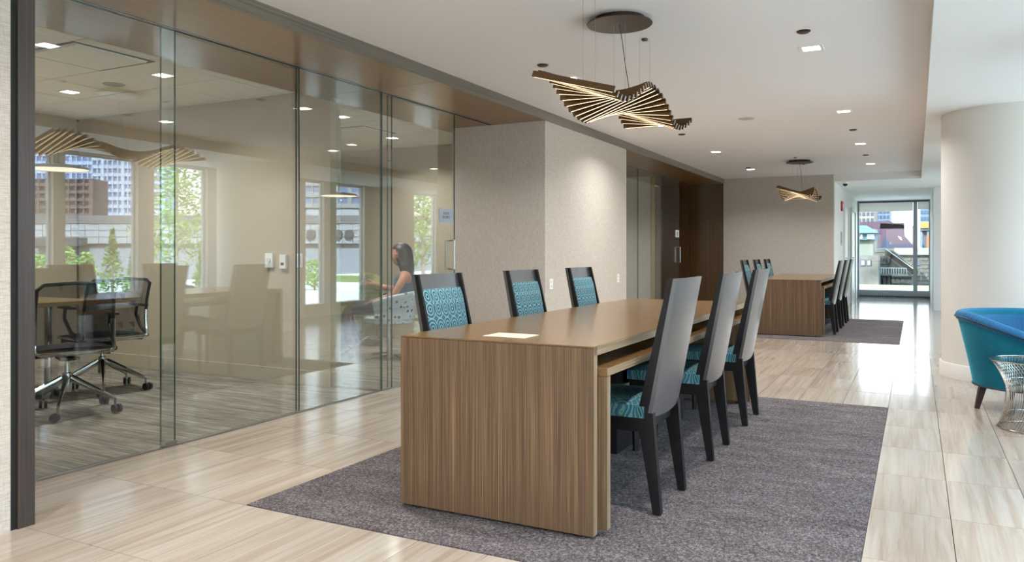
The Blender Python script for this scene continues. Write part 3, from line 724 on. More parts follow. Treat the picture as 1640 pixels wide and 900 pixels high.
# ------------------------------------------------------------------ second room : sofa, table, lamp
OLIVE = M('olive ribbed cloth', (96, 96, 58), .85, spec=.2); w = OLIVE.n('TexWave', bands_direction='Z'); w.inputs['Scale'].default_value = 28; OLIVE.l(OLIVE.pos('Object'), w.inputs['Vector'])
OLIVE.color(OLIVE.mixc(OLIVE.math('MULTIPLY', w.outputs['Fac'], .5), (122, 124, 72), (88, 90, 50))); OLIVE = OLIVE.m
def tub_shell(b, base_r, top_r, z0, hfun, a0, a1, thick, n=40, sq=1.0, power=1.5):
    P = []
    for k in range(n + 1):
        a = a0 + (a1 - a0) * k / n; h = hfun(a); row = []
        def R_(z, off=0): return base_r + (top_r - base_r) * (max(0, (z - z0) / (.70 - z0))) ** power + off
        for j in range(9): z = z0 + (h - z0) * j / 8; row.append((R_(z), z))
        rt = R_(h)
        for q in range(1, 6): an = PI * q / 6; row.append((rt - thick / 2 + thick / 2 * math.cos(an), h + thick / 2 * math.sin(an)))
        for j in range(9):
            z = h - (h - z0) * j / 8; row.append((max(.05, R_(z) - thick - .02 * (j / 8)), z))
        P.append([b.verts.new((r * math.cos(a), r * math.sin(a) * sq, z)) for r, z in row])
    m_ = len(P[0])
    for k in range(n):
        for j in range(m_): b.faces.new((P[k][j], P[k + 1][j], P[k + 1][(j + 1) % m_], P[k][(j + 1) % m_]))
    b.faces.new(P[0]); b.faces.new(P[-1][::-1])
t = thing('curved_sofa', 'olive ribbed sofa with a rounded back behind the seated woman', 'sofa', (-6.35, 7.15, .004), math.radians(-60))
def hs(a): return .80 - .10 * (abs(a - PI) / 1.7) ** 3
b = B(); tub_shell(b, .66, .72, .12, hs, PI - 1.75, PI + 1.75, .14, 40, 1.1); obj('shell', b, OLIVE, t, True)
b = B(); lathe(b, [(0, .16), (.56, .16), (.58, .30), (.56, .42), (.50, .45), (0, .46)], 40); o = obj('seat', b, OLIVE, t, True)
for k in range(4):
    b = B(); a = PI / 4 + k * PI / 2; tube(b, [(.45 * math.cos(a), .45 * math.sin(a), .16), (.47 * math.cos(a), .47 * math.sin(a), .003)], [.022, .014], 8); obj('leg', b, LEGW, t, True)
t = thing('round_table', 'round table with pale wood top in front of the seated woman', 'table', (-5.62, 6.30, 0))
b = B(); lathe(b, [(0, .715), (.44, .715), (.455, .725), (.455, .735), (.45, .74), (0, .74)], 56); obj('tabletop', b, m_wood('pale oak top', ((176, 140, 92), (206, 172, 122), (222, 192, 148)), 'y', .35), t, True)
b = B(); tube(b, [(0, 0, .02), (0, 0, .715)], .03, 16); obj('column', b, BLKM, t, True)
b = B(); lathe(b, [(0, .035), (.05, .033), (.26, .015), (.27, .003), (0, .003)], 40); obj('foot_plate', b, BLKM, t, True)
b = B(); tube(b, [(0, 0, .74), (0, 0, .752)], .04, 20); o = obj('coaster', b, PLAST, None); o.location = (-5.35, 6.33, .0005); tag(o, 'small white round coaster on the pale round table', 'coaster')
LAMPW = M('white lamp enamel', (236, 234, 228), .4).m; LAMPD = M('dome lamp grey enamel', (66, 74, 88), .35).m; LAMPI = M('dome lamp lit inside', (255, 250, 235), .5, emis=(255, 240, 205), estr=2.4).m
def make_dome(label, x, y, z, r, top, mat=None, hz=1.0):
    t = thing('dome_pendant', label, 'pendant lamp', (x, y, z))
    prof = [(r, 0), (r, .05 * hz), (r * .97, .11 * hz), (r * .85, .19 * hz), (r * .62, .25 * hz), (r * .3, .28 * hz), (.02, .285 * hz)]
    b = B(); lathe(b, prof + [(.02, .28 * hz), (r * .28, .275 * hz), (r * .6, .243 * hz), (r * .83, .185 * hz), (r * .95, .105 * hz), (r * .98, .05 * hz), (r * .98, 0), (r, 0)], 48); obj('dome', b, mat or LAMPD, t, True)
    b = B(); lathe(b, [(0, .006), (r * .975, .006), (r * .975, .010), (0, .010)], 48); obj('diffuser', b, LAMPI, t)
    b = B(); tube(b, [(0, 0, .285 * hz), (0, 0, top - z)], .006, 8); obj('stem', b, BLKM, t)
    area_lamp('lamp', t, (0, 0, .008), .4, 5, (1, .92, .78)); return t
dm = make_dome('grey dome pendant lamp over the round table in the second room', -5.62, 6.30, 1.665, .30, 2.470, hz=.62)
make_dome('flat white pendant lamp hidden behind the white column, mirrored in the glass', .64, 9.85, 2.02, .30, LZ, LAMPW, .2)
make_dome('flat white pendant lamp beside the windows, mirrored as a bright ellipse', 1.08, 5.50, 2.06, .32, LZ, LAMPW, .2)

# tub chair of the woman
FLOR = M('white floral chair cloth', (214, 220, 224), .8, spec=.2); vo = FLOR.n('TexVoronoi', feature='F1'); vo.inputs['Scale'].default_value = 16; FLOR.l(FLOR.pos('Object'), vo.inputs['Vector'])
FLOR.color(FLOR.ramp(FLOR.math('ADD', vo.outputs['Distance'], FLOR.math('MULTIPLY', FLOR.noise(FLOR.pos('Object'), 22, 3), .5)), [(.34, (40, 74, 88)), (.48, (104, 136, 150)), (.58, (206, 214, 220)), (.8, (186, 200, 212))])); FLOR = FLOR.m
WC = (-4.95, 6.70); WROT = math.atan2(-.461, -.887)
t = thing('tub_chair', 'white floral patterned tub chair on a chrome pedestal under the woman', 'chair', (WC[0], WC[1], 0), WROT)
def ht(a): return .70 - .10 * (abs(a - PI) / 1.9) ** 2
b = B(); tub_shell(b, .27, .36, .38, ht, PI - 1.95, PI + 1.95, .045, 36); obj('shell', b, FLOR, t, True)
b = B(); lathe(b, [(0, .36), (.22, .365), (.27, .39), (.28, .43), (.26, .455), (0, .46)], 36); obj('seat', b, FLOR, t, True)
b = B(); tube(b, [(0, 0, .03), (0, 0, .37)], .022, 14); obj('pedestal', b, CHROME, t, True)
for k in range(4):
    a = PI / 4 + k * PI / 2; b = B(); tube(b, [(.02 * math.cos(a), .02 * math.sin(a), .04), (.29 * math.cos(a), .29 * math.sin(a), .014)], [.018, .010], 8); obj('base_arm', b, CHROME, t, True)

# ------------------------------------------------------------------ the seated woman
def skinned(name, nodes, edges, mat, parent, root=0, sub=2):
    me = bpy.data.meshes.new(name); me.from_pydata([n_[0] for n_ in nodes], edges, []); o = bpy.data.objects.new(name, me); col.objects.link(o)
    md = o.modifiers.new('skin', 'SKIN'); md.use_smooth_shade = True; md.branch_smoothing = .4
    for i, n_ in enumerate(nodes):
        r = n_[1]; me.skin_vertices[0].data[i].radius = r if isinstance(r, tuple) else (r, r); me.skin_vertices[0].data[i].use_root = (i == root)
    ss = o.modifiers.new('sub', 'SUBSURF'); ss.levels = sub; ss.render_levels = sub
    bpy.context.view_layer.update()
    m2 = bpy.data.meshes.new_from_object(o.evaluated_get(bpy.context.evaluated_depsgraph_get()))
    bpy.data.objects.remove(o); m2.name = name; m2.materials.clear(); m2.materials.append(mat)
    for p in m2.polygons: p.use_smooth = True
    o = bpy.data.objects.new(name, m2); col.objects.link(o); o.parent = parent; return o
def head_mesh(b, c):
    h = bmesh.ops.create_uvsphere(b, u_segments=28, v_segments=22, radius=1)
    for v in h['verts']:
        x, y, z = v.co
        X = x * .098; Y = y * .075; Z = z * .118
        if z < 0: X *= 1 - .10 * z * z; Y *= 1 - .30 * z * z
        if x > 0:
            X *= .93
            if abs(y) < .30 and -.30 < z < .12: X += .020 * (1 - abs(y) / .30) * (1 - abs(z + .14) / .26)   # nose
            if abs(y) < .35 and -.66 < z < -.42: X += .006 * (1 - abs(z + .54) / .12)                        # lips
            if .14 < abs(y) < .60 and .0 < z < .22: X -= .007                                               # eye sockets
            if z < -.72: X += .012                                                                          # chin
        v.co = Vector((X, Y, Z)) + Vector(c)
    for s in (-1, 1):
        e_ = bmesh.ops.create_uvsphere(b, u_segments=10, v_segments=8, radius=1)
        for v in e_['verts']: v.co = Vector((v.co.x * .018 - .008, v.co.y * .008 + s * .074, v.co.z * .030 - .006)) + Vector(c)
SKIN = M('skin', (196, 138, 112), .5, spec=.4); SKIN.b.inputs['Subsurface Weight'].default_value = .08; SKIN = SKIN.m
HAIR = M('dark brown hair', (34, 26, 26), .45); HAIR.bump(HAIR.noise(HAIR.pos('Object', (90, 90, 5)), 1, 3), .5, .004); HAIR = HAIR.m
TOPM = M('blue grey sleeveless top', (60, 92, 118), .8).m; PANT = M('dark navy trousers', (32, 40, 66), .8).m
wm = thing('person', 'woman with long dark hair in a blue sleeveless top, seated and looking at a phone', 'person', (WC[0], WC[1], 0), WROT)
nodes = [((-.13, 0, .54), (.12, .14)), ((-.165, 0, .66), (.092, .115)), ((-.185, 0, .79), (.092, .13)), ((-.19, 0, .865), (.075, .12)), ((-.18, 0, .915), .052), ((-.165, 0, .965), .044), ((-.15, 0, 1.02), .045)]
edges = [(i, i + 1) for i in range(6)]
def chain(start, pts):
    prev = start
    for p in pts: nodes.append(p); edges.append((prev, len(nodes) - 1)); prev = len(nodes) - 1
    return prev
def hand(wr, d, up, side, curl):
    """five separate fingers grown from the palm; d forward, up back of hand, side toward the thumb"""
    d = Vector(d).normalized(); side = Vector(side).normalized(); up = Vector(up).normalized(); w0 = Vector(nodes[wr][0])
    nodes.append((tuple(w0 + d * .045), (.024, .017))); edges.append((wr, len(nodes) - 1)); pm = len(nodes) - 1; P0 = Vector(nodes[pm][0])
    for k, (off, ln) in enumerate(((.021, .070), (.007, .078), (-.007, .072), (-.021, .058))):
        q = P0 + side * off + d * .030; pts = [q]; a = curl * .5
        for s_ in (.42, .32, .26):
            q = q + (d * math.cos(a) - up * math.sin(a)) * ln * s_; pts.append(q); a += curl
        chain(pm, [(tuple(p), .0085 - .0008 * i) for i, p in enumerate(pts)])
    q = w0 + d * .025 + side * .026
    chain(wr, [(tuple(q), .012), (tuple(q + side * .018 + d * .028 - up * .008), .0095), (tuple(q + side * .014 + d * .052 - up * .018), .008)])
for s in (1, -1):
    if s > 0: pts = [((-.19, .155, .865), .050), ((-.15, .205, .78), .042), ((-.09, .235, .675), .036), ((.02, .205, .635), .034), ((.13, .165, .605), .024)]
    else: pts = [((-.19, -.155, .865), .050), ((-.13, -.205, .79), .042), ((-.03, -.225, .715), .036), ((.08, -.19, .735), .033), ((.19, -.15, .77), .024)]
    wr = chain(3, pts)
    if s > 0: hand(wr, (.9, -.25, -.25), (0.1, .1, 1), (.2, -.9, .1), .35)
    else: hand(wr, (.9, .3, .22), (.2, -.9, .25), (-.2, .1, .95), .6)
    kn = chain(0, [((-.08, s * .085, .535), .088), ((.16, s * .10, .53), .078), ((.41, s * .10, .515), .058), ((.42, s * .10, .40), .052), ((.385, s * .105, .22), .045), ((.345, s * .105, .085), .030), ((.40, s * .11, .045), .032), ((.475, s * .115, .034), .026)])
body = skinned('body', nodes, edges, SKIN, wm)
hb = B(); hb.from_mesh(body.data); head_mesh(hb, (-.125, 0, 1.085)); hb.to_mesh(body.data); hb.free()
for p in body.data.polygons: p.use_smooth = True
nodes_t = [((-.135, 0, .56), (.128, .150)), ((-.165, 0, .66), (.105, .128)), ((-.185, 0, .79), (.105, .142)), ((-.19, 0, .87), (.080, .128)), ((-.185, 0, .905), (.056, .075))]
skinned('sleeveless_top', nodes_t, [(0, 1), (1, 2), (2, 3), (3, 4)], TOPM, wm)
nt_ = [((-.14, 0, .54), (.128, .15))]; et = []
for s in (1, -1):
    prev = 0
    for p in (((-.08, s * .088, .535), .098), ((.16, s * .10, .53), .088), ((.42, s * .10, .515), .068), ((.43, s * .10, .40), .062), ((.39, s * .105, .22), .055), ((.35, s * .105, .105), .048)):
        nt_.append(p); et.append((prev, len(nt_) - 1)); prev = len(nt_) - 1
skinned('trousers', nt_, et, PANT, wm)
for s in (1, -1):
    skinned('shoe', [((.325, s * .105, .045), .040), ((.40, s * .11, .042), .040), ((.49, s * .115, .034), .032)], [(0, 1), (1, 2)], M('dark shoe', (24, 28, 44), .5).m, wm)
hb = B()
h = bmesh.ops.create_uvsphere(hb, u_segments=28, v_segments=24, radius=1)
kill = []
for v in h['verts']:
    x, y, z = v.co; X = x * .118; Y = y * .092; Z = z * .128
    if x < .15 and z < .1: Z = -.30 * (-(z - .1)) - .02 + .10 * .128; X = X * 1.0 - .05 * (-(z - .1)); Y = Y * 1.0 + (.03 * y if z < -.2 else 0)
    v.co = Vector((X - .012, Y, Z + .002)) + Vector((-.128, 0, 1.088))
    if x > .42 and z < .50: kill.append(v)
bmesh.ops.delete(hb, geom=kill, context='VERTS'); bmesh.ops.solidify(hb, geom=hb.faces[:], thickness=.006)
obj('hair', hb, HAIR, wm, True)
b = B()
for s in (-1, 1): tube(b, [(-.125, s * .078, 1.10), (-.04, s * .070, 1.10)], .0022, 6); tube(b, [(-.033 + .003 * math.cos(a_ * PI / 6), s * .032 + .022 * math.cos(a_ * PI / 6), 1.098 + .016 * math.sin(a_ * PI / 6)) for a_ in range(12)], .0018, 5, closed=True)
obj('glasses', b, ALUW, wm)
ph = thing('phone', 'dark smartphone held up in the woman\'s far hand', 'phone'); ph.parent = None
Rm = Matrix.Rotation(WROT, 4, 'Z'); pl = Rm @ Vector((.285, -.130, .812)); ph.location = (WC[0] + pl.x, WC[1] + pl.y, pl.z); ph.rotation_euler = (0, math.radians(-28), WROT)
bobj('case', (-.004, .004, -.036, .036, -.072, .072), BLKM, ph, bev=.003); bobj('screen', (-.0048, -.0042, -.032, .032, -.066, .066), M('phone screen', (30, 34, 44), .1, emis=(120, 150, 180), estr=.3).m, ph)

# ------------------------------------------------------------------ teal armchair and wire table
AC = (.71, 6.53); AF = math.radians(-32)
t = thing('tub_armchair', 'teal velvet tub armchair with a blue lining beside the white column', 'armchair', (AC[0], AC[1], 0), AF)
def ha(a): d = abs(a - PI); return .655 if d < 1.0 else .655 - .17 * min(1, (d - 1.0) / 1.3) ** 1.3
b = B(); tub_shell(b, .345, .455, .17, ha, PI - 2.35, PI + 2.35, .07, 64, 1, 1.1); sh = obj('shell', b, VEL, t, True)
b = B(); lathe(b, [(0, .18), (.33, .18), (.345, .24), (.335, .38), (.30, .43), (.1, .45), (0, .452)], 48); obj('seat_cushion', b, VEL2, t, True)
# lining pad inside the shell
b = B(); G = []
for k in range(61):
    a = PI - 2.28 + 4.56 * k / 60; h = ha(a) + .022; row = []
    for j in range(9):
        z = .40 + (h - .40) * j / 8; r = .345 + .11 * ((z - .17) / .53) ** 1.1 - .074 - .012 * math.sin(j / 8 * PI) + (.03 if j == 8 else 0); row.append((r, z))
    row2 = [(r + .02, z - (.004 if i == 8 else 0)) for i, (r, z) in enumerate(row)][::-1]
    G.append([b.verts.new((r * math.cos(a), r * math.sin(a), z)) for r, z in row + row2])
for k in range(60):
    for j in range(18): b.faces.new((G[k][j], G[k][(j + 1) % 18], G[k + 1][(j + 1) % 18], G[k + 1][j]))
b.faces.new(G[0]); b.faces.new(G[-1][::-1])
obj('lining', b, VEL2, t, True)
b = B(); tube(b, [((.455 - .035 + .11 * ((ha(a) - .655) / .53)) * math.cos(a), (.455 - .035 + .11 * ((ha(a) - .655) / .53)) * math.sin(a), ha(a) + .004) for a in [PI - 2.34 + 4.68 * k / 64 for k in range(65)]], .0375, 12); obj('rolled_rim', b, VEL2, t, True)
b = B(); tube(b, [((.458 + .11 * ((ha(a) - .655) / .53)) * math.cos(a), (.458 + .11 * ((ha(a) - .655) / .53)) * math.sin(a), ha(a)) for a in [PI - 2.35 + 4.7 * k / 64 for k in range(65)]], .006, 6); obj('piping', b, PIPE, t, True)
b = B(); tube(b, [(.347 * math.cos(a), .347 * math.sin(a), .176) for a in [2 * PI * k / 48 for k in range(48)]], .007, 6, closed=True); obj('base_piping', b, PIPE, t, True)
for a in (PI - .75, PI + .75, -.7, .7):
    b = B(); tube(b, [(.29 * math.cos(a), .29 * math.sin(a), .175), (.33 * math.cos(a), .33 * math.sin(a), .0)], [.032, .019], 4); obj('leg', b, LEGW, t)
t = thing('wire_side_table', 'round side table of flared nickel wires in front of the teal armchair', 'side table', (.665, 5.86, 0))
WIRE = M('nickel wire', (188, 180, 170), .2, 1).m
def wr_(z): u = z / .43; return .20 - .045 * math.sin(min(1, u / .58) * PI / 2) + (.082 * max(0, (u - .5) / .5) ** 1.8)
b = B(); N = 72
for k in range(N):
    for s in (1,):
        a0 = 2 * PI * k / N; pts = []
        for j in range(12): z = .012 + .418 * j / 11; a = a0 + s * .30 * math.sin(j / 11 * PI); r = wr_(z); pts.append((r * math.cos(a), r * math.sin(a), z))
        tube(b, pts, .0019, 4, caps=False)
obj('wires', b, WIRE, t, True, kind='stuff')
for (z, r, q) in ((.008, .20, .006), (.432, .24, .005), (.09, wr_(.09) - .004, .003), (.30, wr_(.30) - .004, .003)):
    b = B(); tube(b, [(r * math.cos(a), r * math.sin(a), z) for a in [2 * PI * k / 48 for k in range(48)]], q, 6, closed=True); obj('ring', b, WIRE, t, True)
b = B(); lathe(b, [(0, .427), (.235, .427), (.235, .434), (0, .434)], 48); obj('glass_top', b, m_glass('table glass', .05), t)

# ------------------------------------------------------------------ outdoors
PAV = M('pale paving', (222, 216, 208), .9).m  # made very pale so the unseen terrace bounces daylight indoors
struct('terrace', (1.93, 22, -30, 26, -.5, -.15), PAV); struct('terrace_3', (1.93, 22, 33, 45, -.5, -.15), PAV); struct('terrace_2', (-9, 1.93, 21.4, 26, -.5, -.15), PAV); struct('lawn', (-9, 22, 26, 33, -.5, -.13), M('lawn grass', (112, 128, 66), .95).m)
WAT = M('river water', (48, 62, 58), .12, spec=.6); WAT.bump(WAT.noise(WAT.pos('Object'), .6, 3), .25, .3); WAT = WAT.m
struct('river', (-260, 260, -60, 500, -5.3, -5.2), WAT)
LEAFG = m_leaf('bright birch leaves', ((70, 108, 34), (108, 144, 52), (152, 176, 78))); LEAFD = m_leaf('shrub leaves', ((50, 84, 44), (92, 130, 66), (136, 166, 92))); BARK = M('pale bark', (150, 140, 124), .9).m
def leaves(b, n, fn, s):
    for _ in range(n):
        c = Vector(fn()); u = Vector((random.uniform(-1, 1), random.uniform(-1, 1), random.uniform(-1, 1))).normalized(); w = u.orthogonal().normalized(); k = s * random.uniform(.6, 1.3)
        b.faces.new([b.verts.new(c + p) for p in (-u * k, -w * k * .5, u * k, w * k * .5)])
def mirror_pt(px, D):
    """place outdoors by bearing and distance, as seen in the glass wall"""
    xc = (px - 820) / F_PX * D; c_, s_ = math.cos(TH), math.sin(TH)
    return (2 * GX - (xc * c_ - D * s_), xc * s_ + D * c_)
def tree(lab, x, y, h, r, z0, n, loose=.8):
    t = thing('birch_tree', lab, 'tree', (x, y, -.15), 0, 'birches on the terrace')
    b = B(); tube(b, [(0, 0, 0), (.05, .03, h * .4), (0, .05, h * .8), (.02, 0, h)], [.07, .05, .03, .01], 8); obj('trunk', b, BARK, t, True)
    b = B(); ends = []
    for k in range(26):
        z = z0 + (h - z0) * k / 26 * .95; a = k * 2.4; q = r * (.95 - .6 * k / 26); e_ = Vector((q * math.cos(a), q * math.sin(a), z + q * .8)); tube(b, [(0, 0, z), tuple(e_ * .5 + Vector((0, 0, z * .5 - .05))), tuple(e_)], [.022, .014, .005], 5); ends.append((Vector((0, 0, z)), e_))
    obj('branches', b, BARK, t, True, kind='stuff')
    b = B()
    def fn():
        a, e_ = random.choice(ends); p = a.lerp(e_, random.uniform(.25, 1.12)); return p + Vector([random.gauss(0, r * .16) for _ in range(3)])
    leaves(b, n, fn, .075); obj('foliage', b, LEAFG, t, kind='stuff')
def shrub(lab, x, y, h, r, n, mat, z=-.15, cone=True):
    t = thing('shrub', lab, 'shrub', (x, y, z)); b = B(); tube(b, [(0, 0, 0), (0, 0, h * .8)], [.04, .01], 6); obj('stem', b, BARK, t)
    b = B()
    def fn():
        u = random.random() ** .8; a = random.random() * 6.28; q = r * math.sqrt(random.random()) * ((1 - u) if cone else math.sqrt(max(0, 1 - (2 * u - 1) ** 2))); return (q * math.cos(a) + random.gauss(0, .03), q * math.sin(a), .1 + h * u)
    leaves(b, n, fn, .06); obj('foliage', b, mat, t, kind='stuff')
for px, D, h, r, lab in ((284, 24, 5.6, 1.15, 'tall pale green birch mirrored between the two wing tips of the pendant'), (680, 26, 4.6, .75, 'slim pale green birch mirrored right of the seated woman'), (724, 31, 5.0, .62, 'pale green birch mirrored behind the glass door handle')):
    x, y = mirror_pt(px, D); tree(lab, x, y, h, r, .6, 3600 if r > 1 else 2600)
for px, D, h, r, cone, lab in ((64, 19, 1.1, .36, 0, 'low leafy shrub mirrored beside the dark door post'), (108, 20.4, 1.3, .3, 0, 'bright leafy shrub mirrored above the chair reflection, leftmost of three'), (137, 21, 1.15, .28, 0, 'small rounded shrub mirrored between two taller ones'),
                         (180, 20, 1.75, .48, 1, 'dark conical juniper mirrored behind the office chairs'), (213, 22, 1.3, .28, 1, 'slender shrub mirrored beside the window pier'), (325, 20, 1.3, .3, 1, 'narrow shrub mirrored at the foot of the birch'), (359, 23, 1.7, .36, 1, 'tall dark shrub mirrored in the narrow window'), (504, 26, .9, .6, 0, 'low dark shrub mirrored under the round dark vents')):
    x, y = mirror_pt(px, D); shrub(lab, x, y, h, r, 900, LEAFD if cone else m_leaf('shrub light', ((90, 130, 60), (130, 166, 84), (170, 196, 110))), cone=bool(cone))
# buildings across the river, laid out parallel to each other
def far_thing(nm, lab, cat): return thing(nm, lab, cat, (2 * GX, 0, 0), -TH)
def bl(px, D): return -(px - 820) / F_PX * D
def bz(py, D): return CAM_H + (404 - py) / F_PX * D
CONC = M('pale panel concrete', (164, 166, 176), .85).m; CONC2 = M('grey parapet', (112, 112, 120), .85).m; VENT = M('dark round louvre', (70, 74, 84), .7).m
D = 80.0
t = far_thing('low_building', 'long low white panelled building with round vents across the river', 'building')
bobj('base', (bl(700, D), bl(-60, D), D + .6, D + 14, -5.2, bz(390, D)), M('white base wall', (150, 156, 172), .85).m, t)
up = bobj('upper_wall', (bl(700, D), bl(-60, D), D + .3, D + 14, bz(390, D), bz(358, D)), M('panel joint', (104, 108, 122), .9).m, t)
w_ = 1.45; x = bl(700, D); k = 0
hh = (bz(358, D) - bz(390, D)) / 3
pb = None
while x < bl(-60, D):
    for r_ in range(3):
        if k > 290: break
        zz = bz(390, D) + r_ * hh
        if pb is None: pb = bobj('wall_panel', (0, w_ - .05, 0, .3, 0, hh - .05), CONC, up); pb.location = (x, D, zz)
        else: o = pb.copy(); col.objects.link(o); o.parent = up; o.location = (x, D, zz)
        k += 1
    x += w_
bobj('parapet', (bl(700, D), bl(-60, D), D - .1, D + 14.2, bz(358, D), bz(345, D)), CONC2, t)
for px in (354, 499, 542, 560):
    b = B(); tube(b, [(bl(px, D), D - .35, bz(375, D)), (bl(px, D), D + .1, bz(375, D))], .47, 28); obj('round_vent', b, VENT, t)
for (a, c) in ((60, 140), (-40, 40)): bobj('dark_canopy', (bl(c, D), bl(a, D), D - 1.2, D, bz(394, D), bz(381, D)), VENT, t)
bobj('roof_box', (bl(218, D), bl(192, D), D + 3, D + 6, bz(345, D), bz(333, D)), M('white box', (230, 232, 236), .8).m, t)
bobj('roof_band', (bl(600, D), bl(480, D), D + 3, D + 9, bz(345, D), bz(333, D)), CONC, t)
def tower(nm, lab, px0, px1, D, py0, py1, floors, bays, body, glassm, rib=True):
    t = far_thing(nm, lab, 'building'); x0, x1 = bl(px1, D), bl(px0, D); z0, z1 = bz(py0, D), bz(py1, D); fh = (z1 - z0) / floors
    bobj('body', (x0, x1, D + .4, D + 5, z0 - 8, z1), body, t)
    for k in range(floors):
        bobj('floor_band', (x0, x1, D, D + .4, z0 + k * fh, z0 + (k + .42) * fh), body, t)
        wd = bobj('window_band', (x0 + .1, x1 - .1, D + .25, D + .4, z0 + (k + .42) * fh, z0 + (k + 1) * fh), glassm, t)
    b = B()
    for k in range(bays + 1):
        x = x0 + (x1 - x0) * k / bays; wv = .22 if k % 4 else .6; box(b, x - wv / 2, x + wv / 2, D - .12, D + .3, z0, z1)
    obj('mullions', b, body, t, kind='stuff')
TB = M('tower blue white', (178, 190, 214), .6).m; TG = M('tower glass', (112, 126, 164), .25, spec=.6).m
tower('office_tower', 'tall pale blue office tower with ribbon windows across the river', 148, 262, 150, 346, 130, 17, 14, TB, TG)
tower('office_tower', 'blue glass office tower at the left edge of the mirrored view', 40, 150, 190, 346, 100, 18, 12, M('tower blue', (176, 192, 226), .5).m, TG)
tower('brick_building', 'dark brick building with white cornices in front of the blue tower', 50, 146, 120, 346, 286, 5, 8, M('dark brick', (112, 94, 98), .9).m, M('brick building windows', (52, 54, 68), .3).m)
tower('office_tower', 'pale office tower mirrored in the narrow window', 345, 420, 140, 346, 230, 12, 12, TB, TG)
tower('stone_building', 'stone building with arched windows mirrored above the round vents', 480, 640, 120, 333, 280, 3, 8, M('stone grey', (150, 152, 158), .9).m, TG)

# ------------------------------------------------------------------ the view through the far hall window : bridge house, bascule, embankment
DY = 140.0
def fx(px, Y=DY): a = (px - 820) / F_PX; c_, s_ = math.cos(TH), math.sin(TH); return (a * c_ - s_) / (a * s_ + c_) * Y
def fz(py, Y=DY, px=1430): a = (px - 820) / F_PX; c_, s_ = math.cos(TH), math.sin(TH); return CAM_H + (404 - py) / F_PX * Y / (a * s_ + c_)
STONE = m_wall = M('weathered limestone', (176, 170, 158), .9); STONE.color(STONE.ramp(STONE.noise(STONE.pos('Object'), .35, 4), [(.3, (66, 66, 60)), (.5, (88, 86, 80)), (.7, (112, 108, 100))])); STONE = STONE.m
PLUM = M('plum painted steel', (66, 44, 58), .5).m; PLUMB = M('dark blue steel', (30, 38, 62), .5).m; TEALR = M('blue green copper roof', (62, 88, 98), .6).m; GLD = M('dark far glass', (60, 74, 92), .2).m
t = thing('embankment', 'weathered stone river embankment with a stair and landing', 'embankment', (0, DY, 0))
bobj('core', (fx(1330), fx(1540), .8, 6, -6, fz(398)), M('stone joint', (92, 90, 84), .9).m, t)
nrow = 9; zt, zb = fz(398), fz(455); rh = (zt - zb) / nrow; st0 = None
for r_ in range(nrow):
    x = fx(1330) - (r_ % 2) * 1.2
    while x < fx(1540):
        if st0 is None: st0 = bobj('stone_block', (0, 2.34, 0, .8, 0, rh - .07), STONE, t); st0.location = (x, 0, zb + r_ * rh)
        else: o = st0.copy(); col.objects.link(o); o.parent = t; o.location = (x, random.uniform(-.05, .05), zb + r_ * rh)
        x += 2.4
bobj('coping', (fx(1432), fx(1540), -.5, 2, fz(408), fz(397)), M('pale coping', (124, 120, 112), .85).m, t)
for k in range(14):
    a = k / 14; x0 = fx(1418) + (fx(1463) - fx(1418)) * a; z1 = fz(401) + (fz(434) - fz(401)) * a; bobj('stair_step', (x0, x0 + 1.2, -1.6, -.4, z1 - .9, z1), STONE, t)
RAIL = M('grey rail', (150, 158, 152), .6).m
b = B(); tube(b, [(fx(1406), -1.7, fz(399)), (fx(1418), -1.7, fz(398)), (fx(1463), -1.7, fz(430))], .09, 6); obj('stair_rail', b, RAIL, t)
b = B(); tube(b, [(fx(1408), -2.2, fz(429)), (fx(1452), -2.2, fz(429))], .08, 6); obj('hand_rail', b, RAIL, t)
for k in range(12): xx = fx(1408) + (fx(1452) - fx(1408)) * k / 11; b = B(); tube(b, [(xx, -2.2, fz(438)), (xx, -2.2, fz(429))], .06, 4); obj('rail_post', b, RAIL, t)
bobj('landing', (fx(1408), fx(1455), -2.4, -.3, fz(438) - .3, fz(438)), STONE, t)
TIMB = M('dark timber', (60, 58, 54), .9).m
for k in range(6): xx = fx(1410) + (fx(1446) - fx(1410)) * k / 5; bobj('pile', (xx - .2, xx + .2, -1.8, -1.2, -5.6, fz(438) - .3), TIMB, t)
bobj('quay_wall', (fx(1340), fx(1407), -2.2, -.2, -5.6, fz(441)), STONE, t)
bobj('dark_opening', (fx(1462), fx(1474), -.08, .1, fz(425), fz(416)), VENT, t)
t = thing('bridge_house', 'stone bridge tender house with a blue green roof and white framed windows', 'building', (0, DY - 10, 0))
YY = DY - 10; hx0, hx1 = fx(1370, YY), fx(1405, YY)
bobj('lower_wall', (hx0 - 1, hx1 + .2, 0, 6, -5.6, fz(409, YY)), STONE, t); bobj('upper_wall', (hx0 - 1, hx1 - .6, .3, 5.5, fz(409, YY), fz(384, YY)), M('pale stone wall', (108, 112, 102), .85).m, t)
bobj('cabin', (hx0 - 1, hx1 - .2, -.3, 5.8, fz(384, YY), fz(373, YY)), TEALR, t)
b = B(); v0 = [b.verts.new(p) for p in ((hx0 - 1.4, -.9, 0), (hx1 + .3, -.9, 0), (hx1 + .3, 6.3, 0), (hx0 - 1.4, 6.3, 0))]; tp = [b.verts.new(p) for p in ((hx0 + .2, 2.2, 1.25), (hx1 - 1.6, 2.2, 1.25), (hx1 - 1.6, 3.4, 1.25), (hx0 + .2, 3.4, 1.25))]
b.faces.new(v0[::-1]); b.faces.new(tp)
for k in range(4): b.faces.new((v0[k], v0[(k + 1) % 4], tp[(k + 1) % 4], tp[k]))
rf = obj('roof', b, TEALR, t, loc=(0, 0, fz(373, YY)))
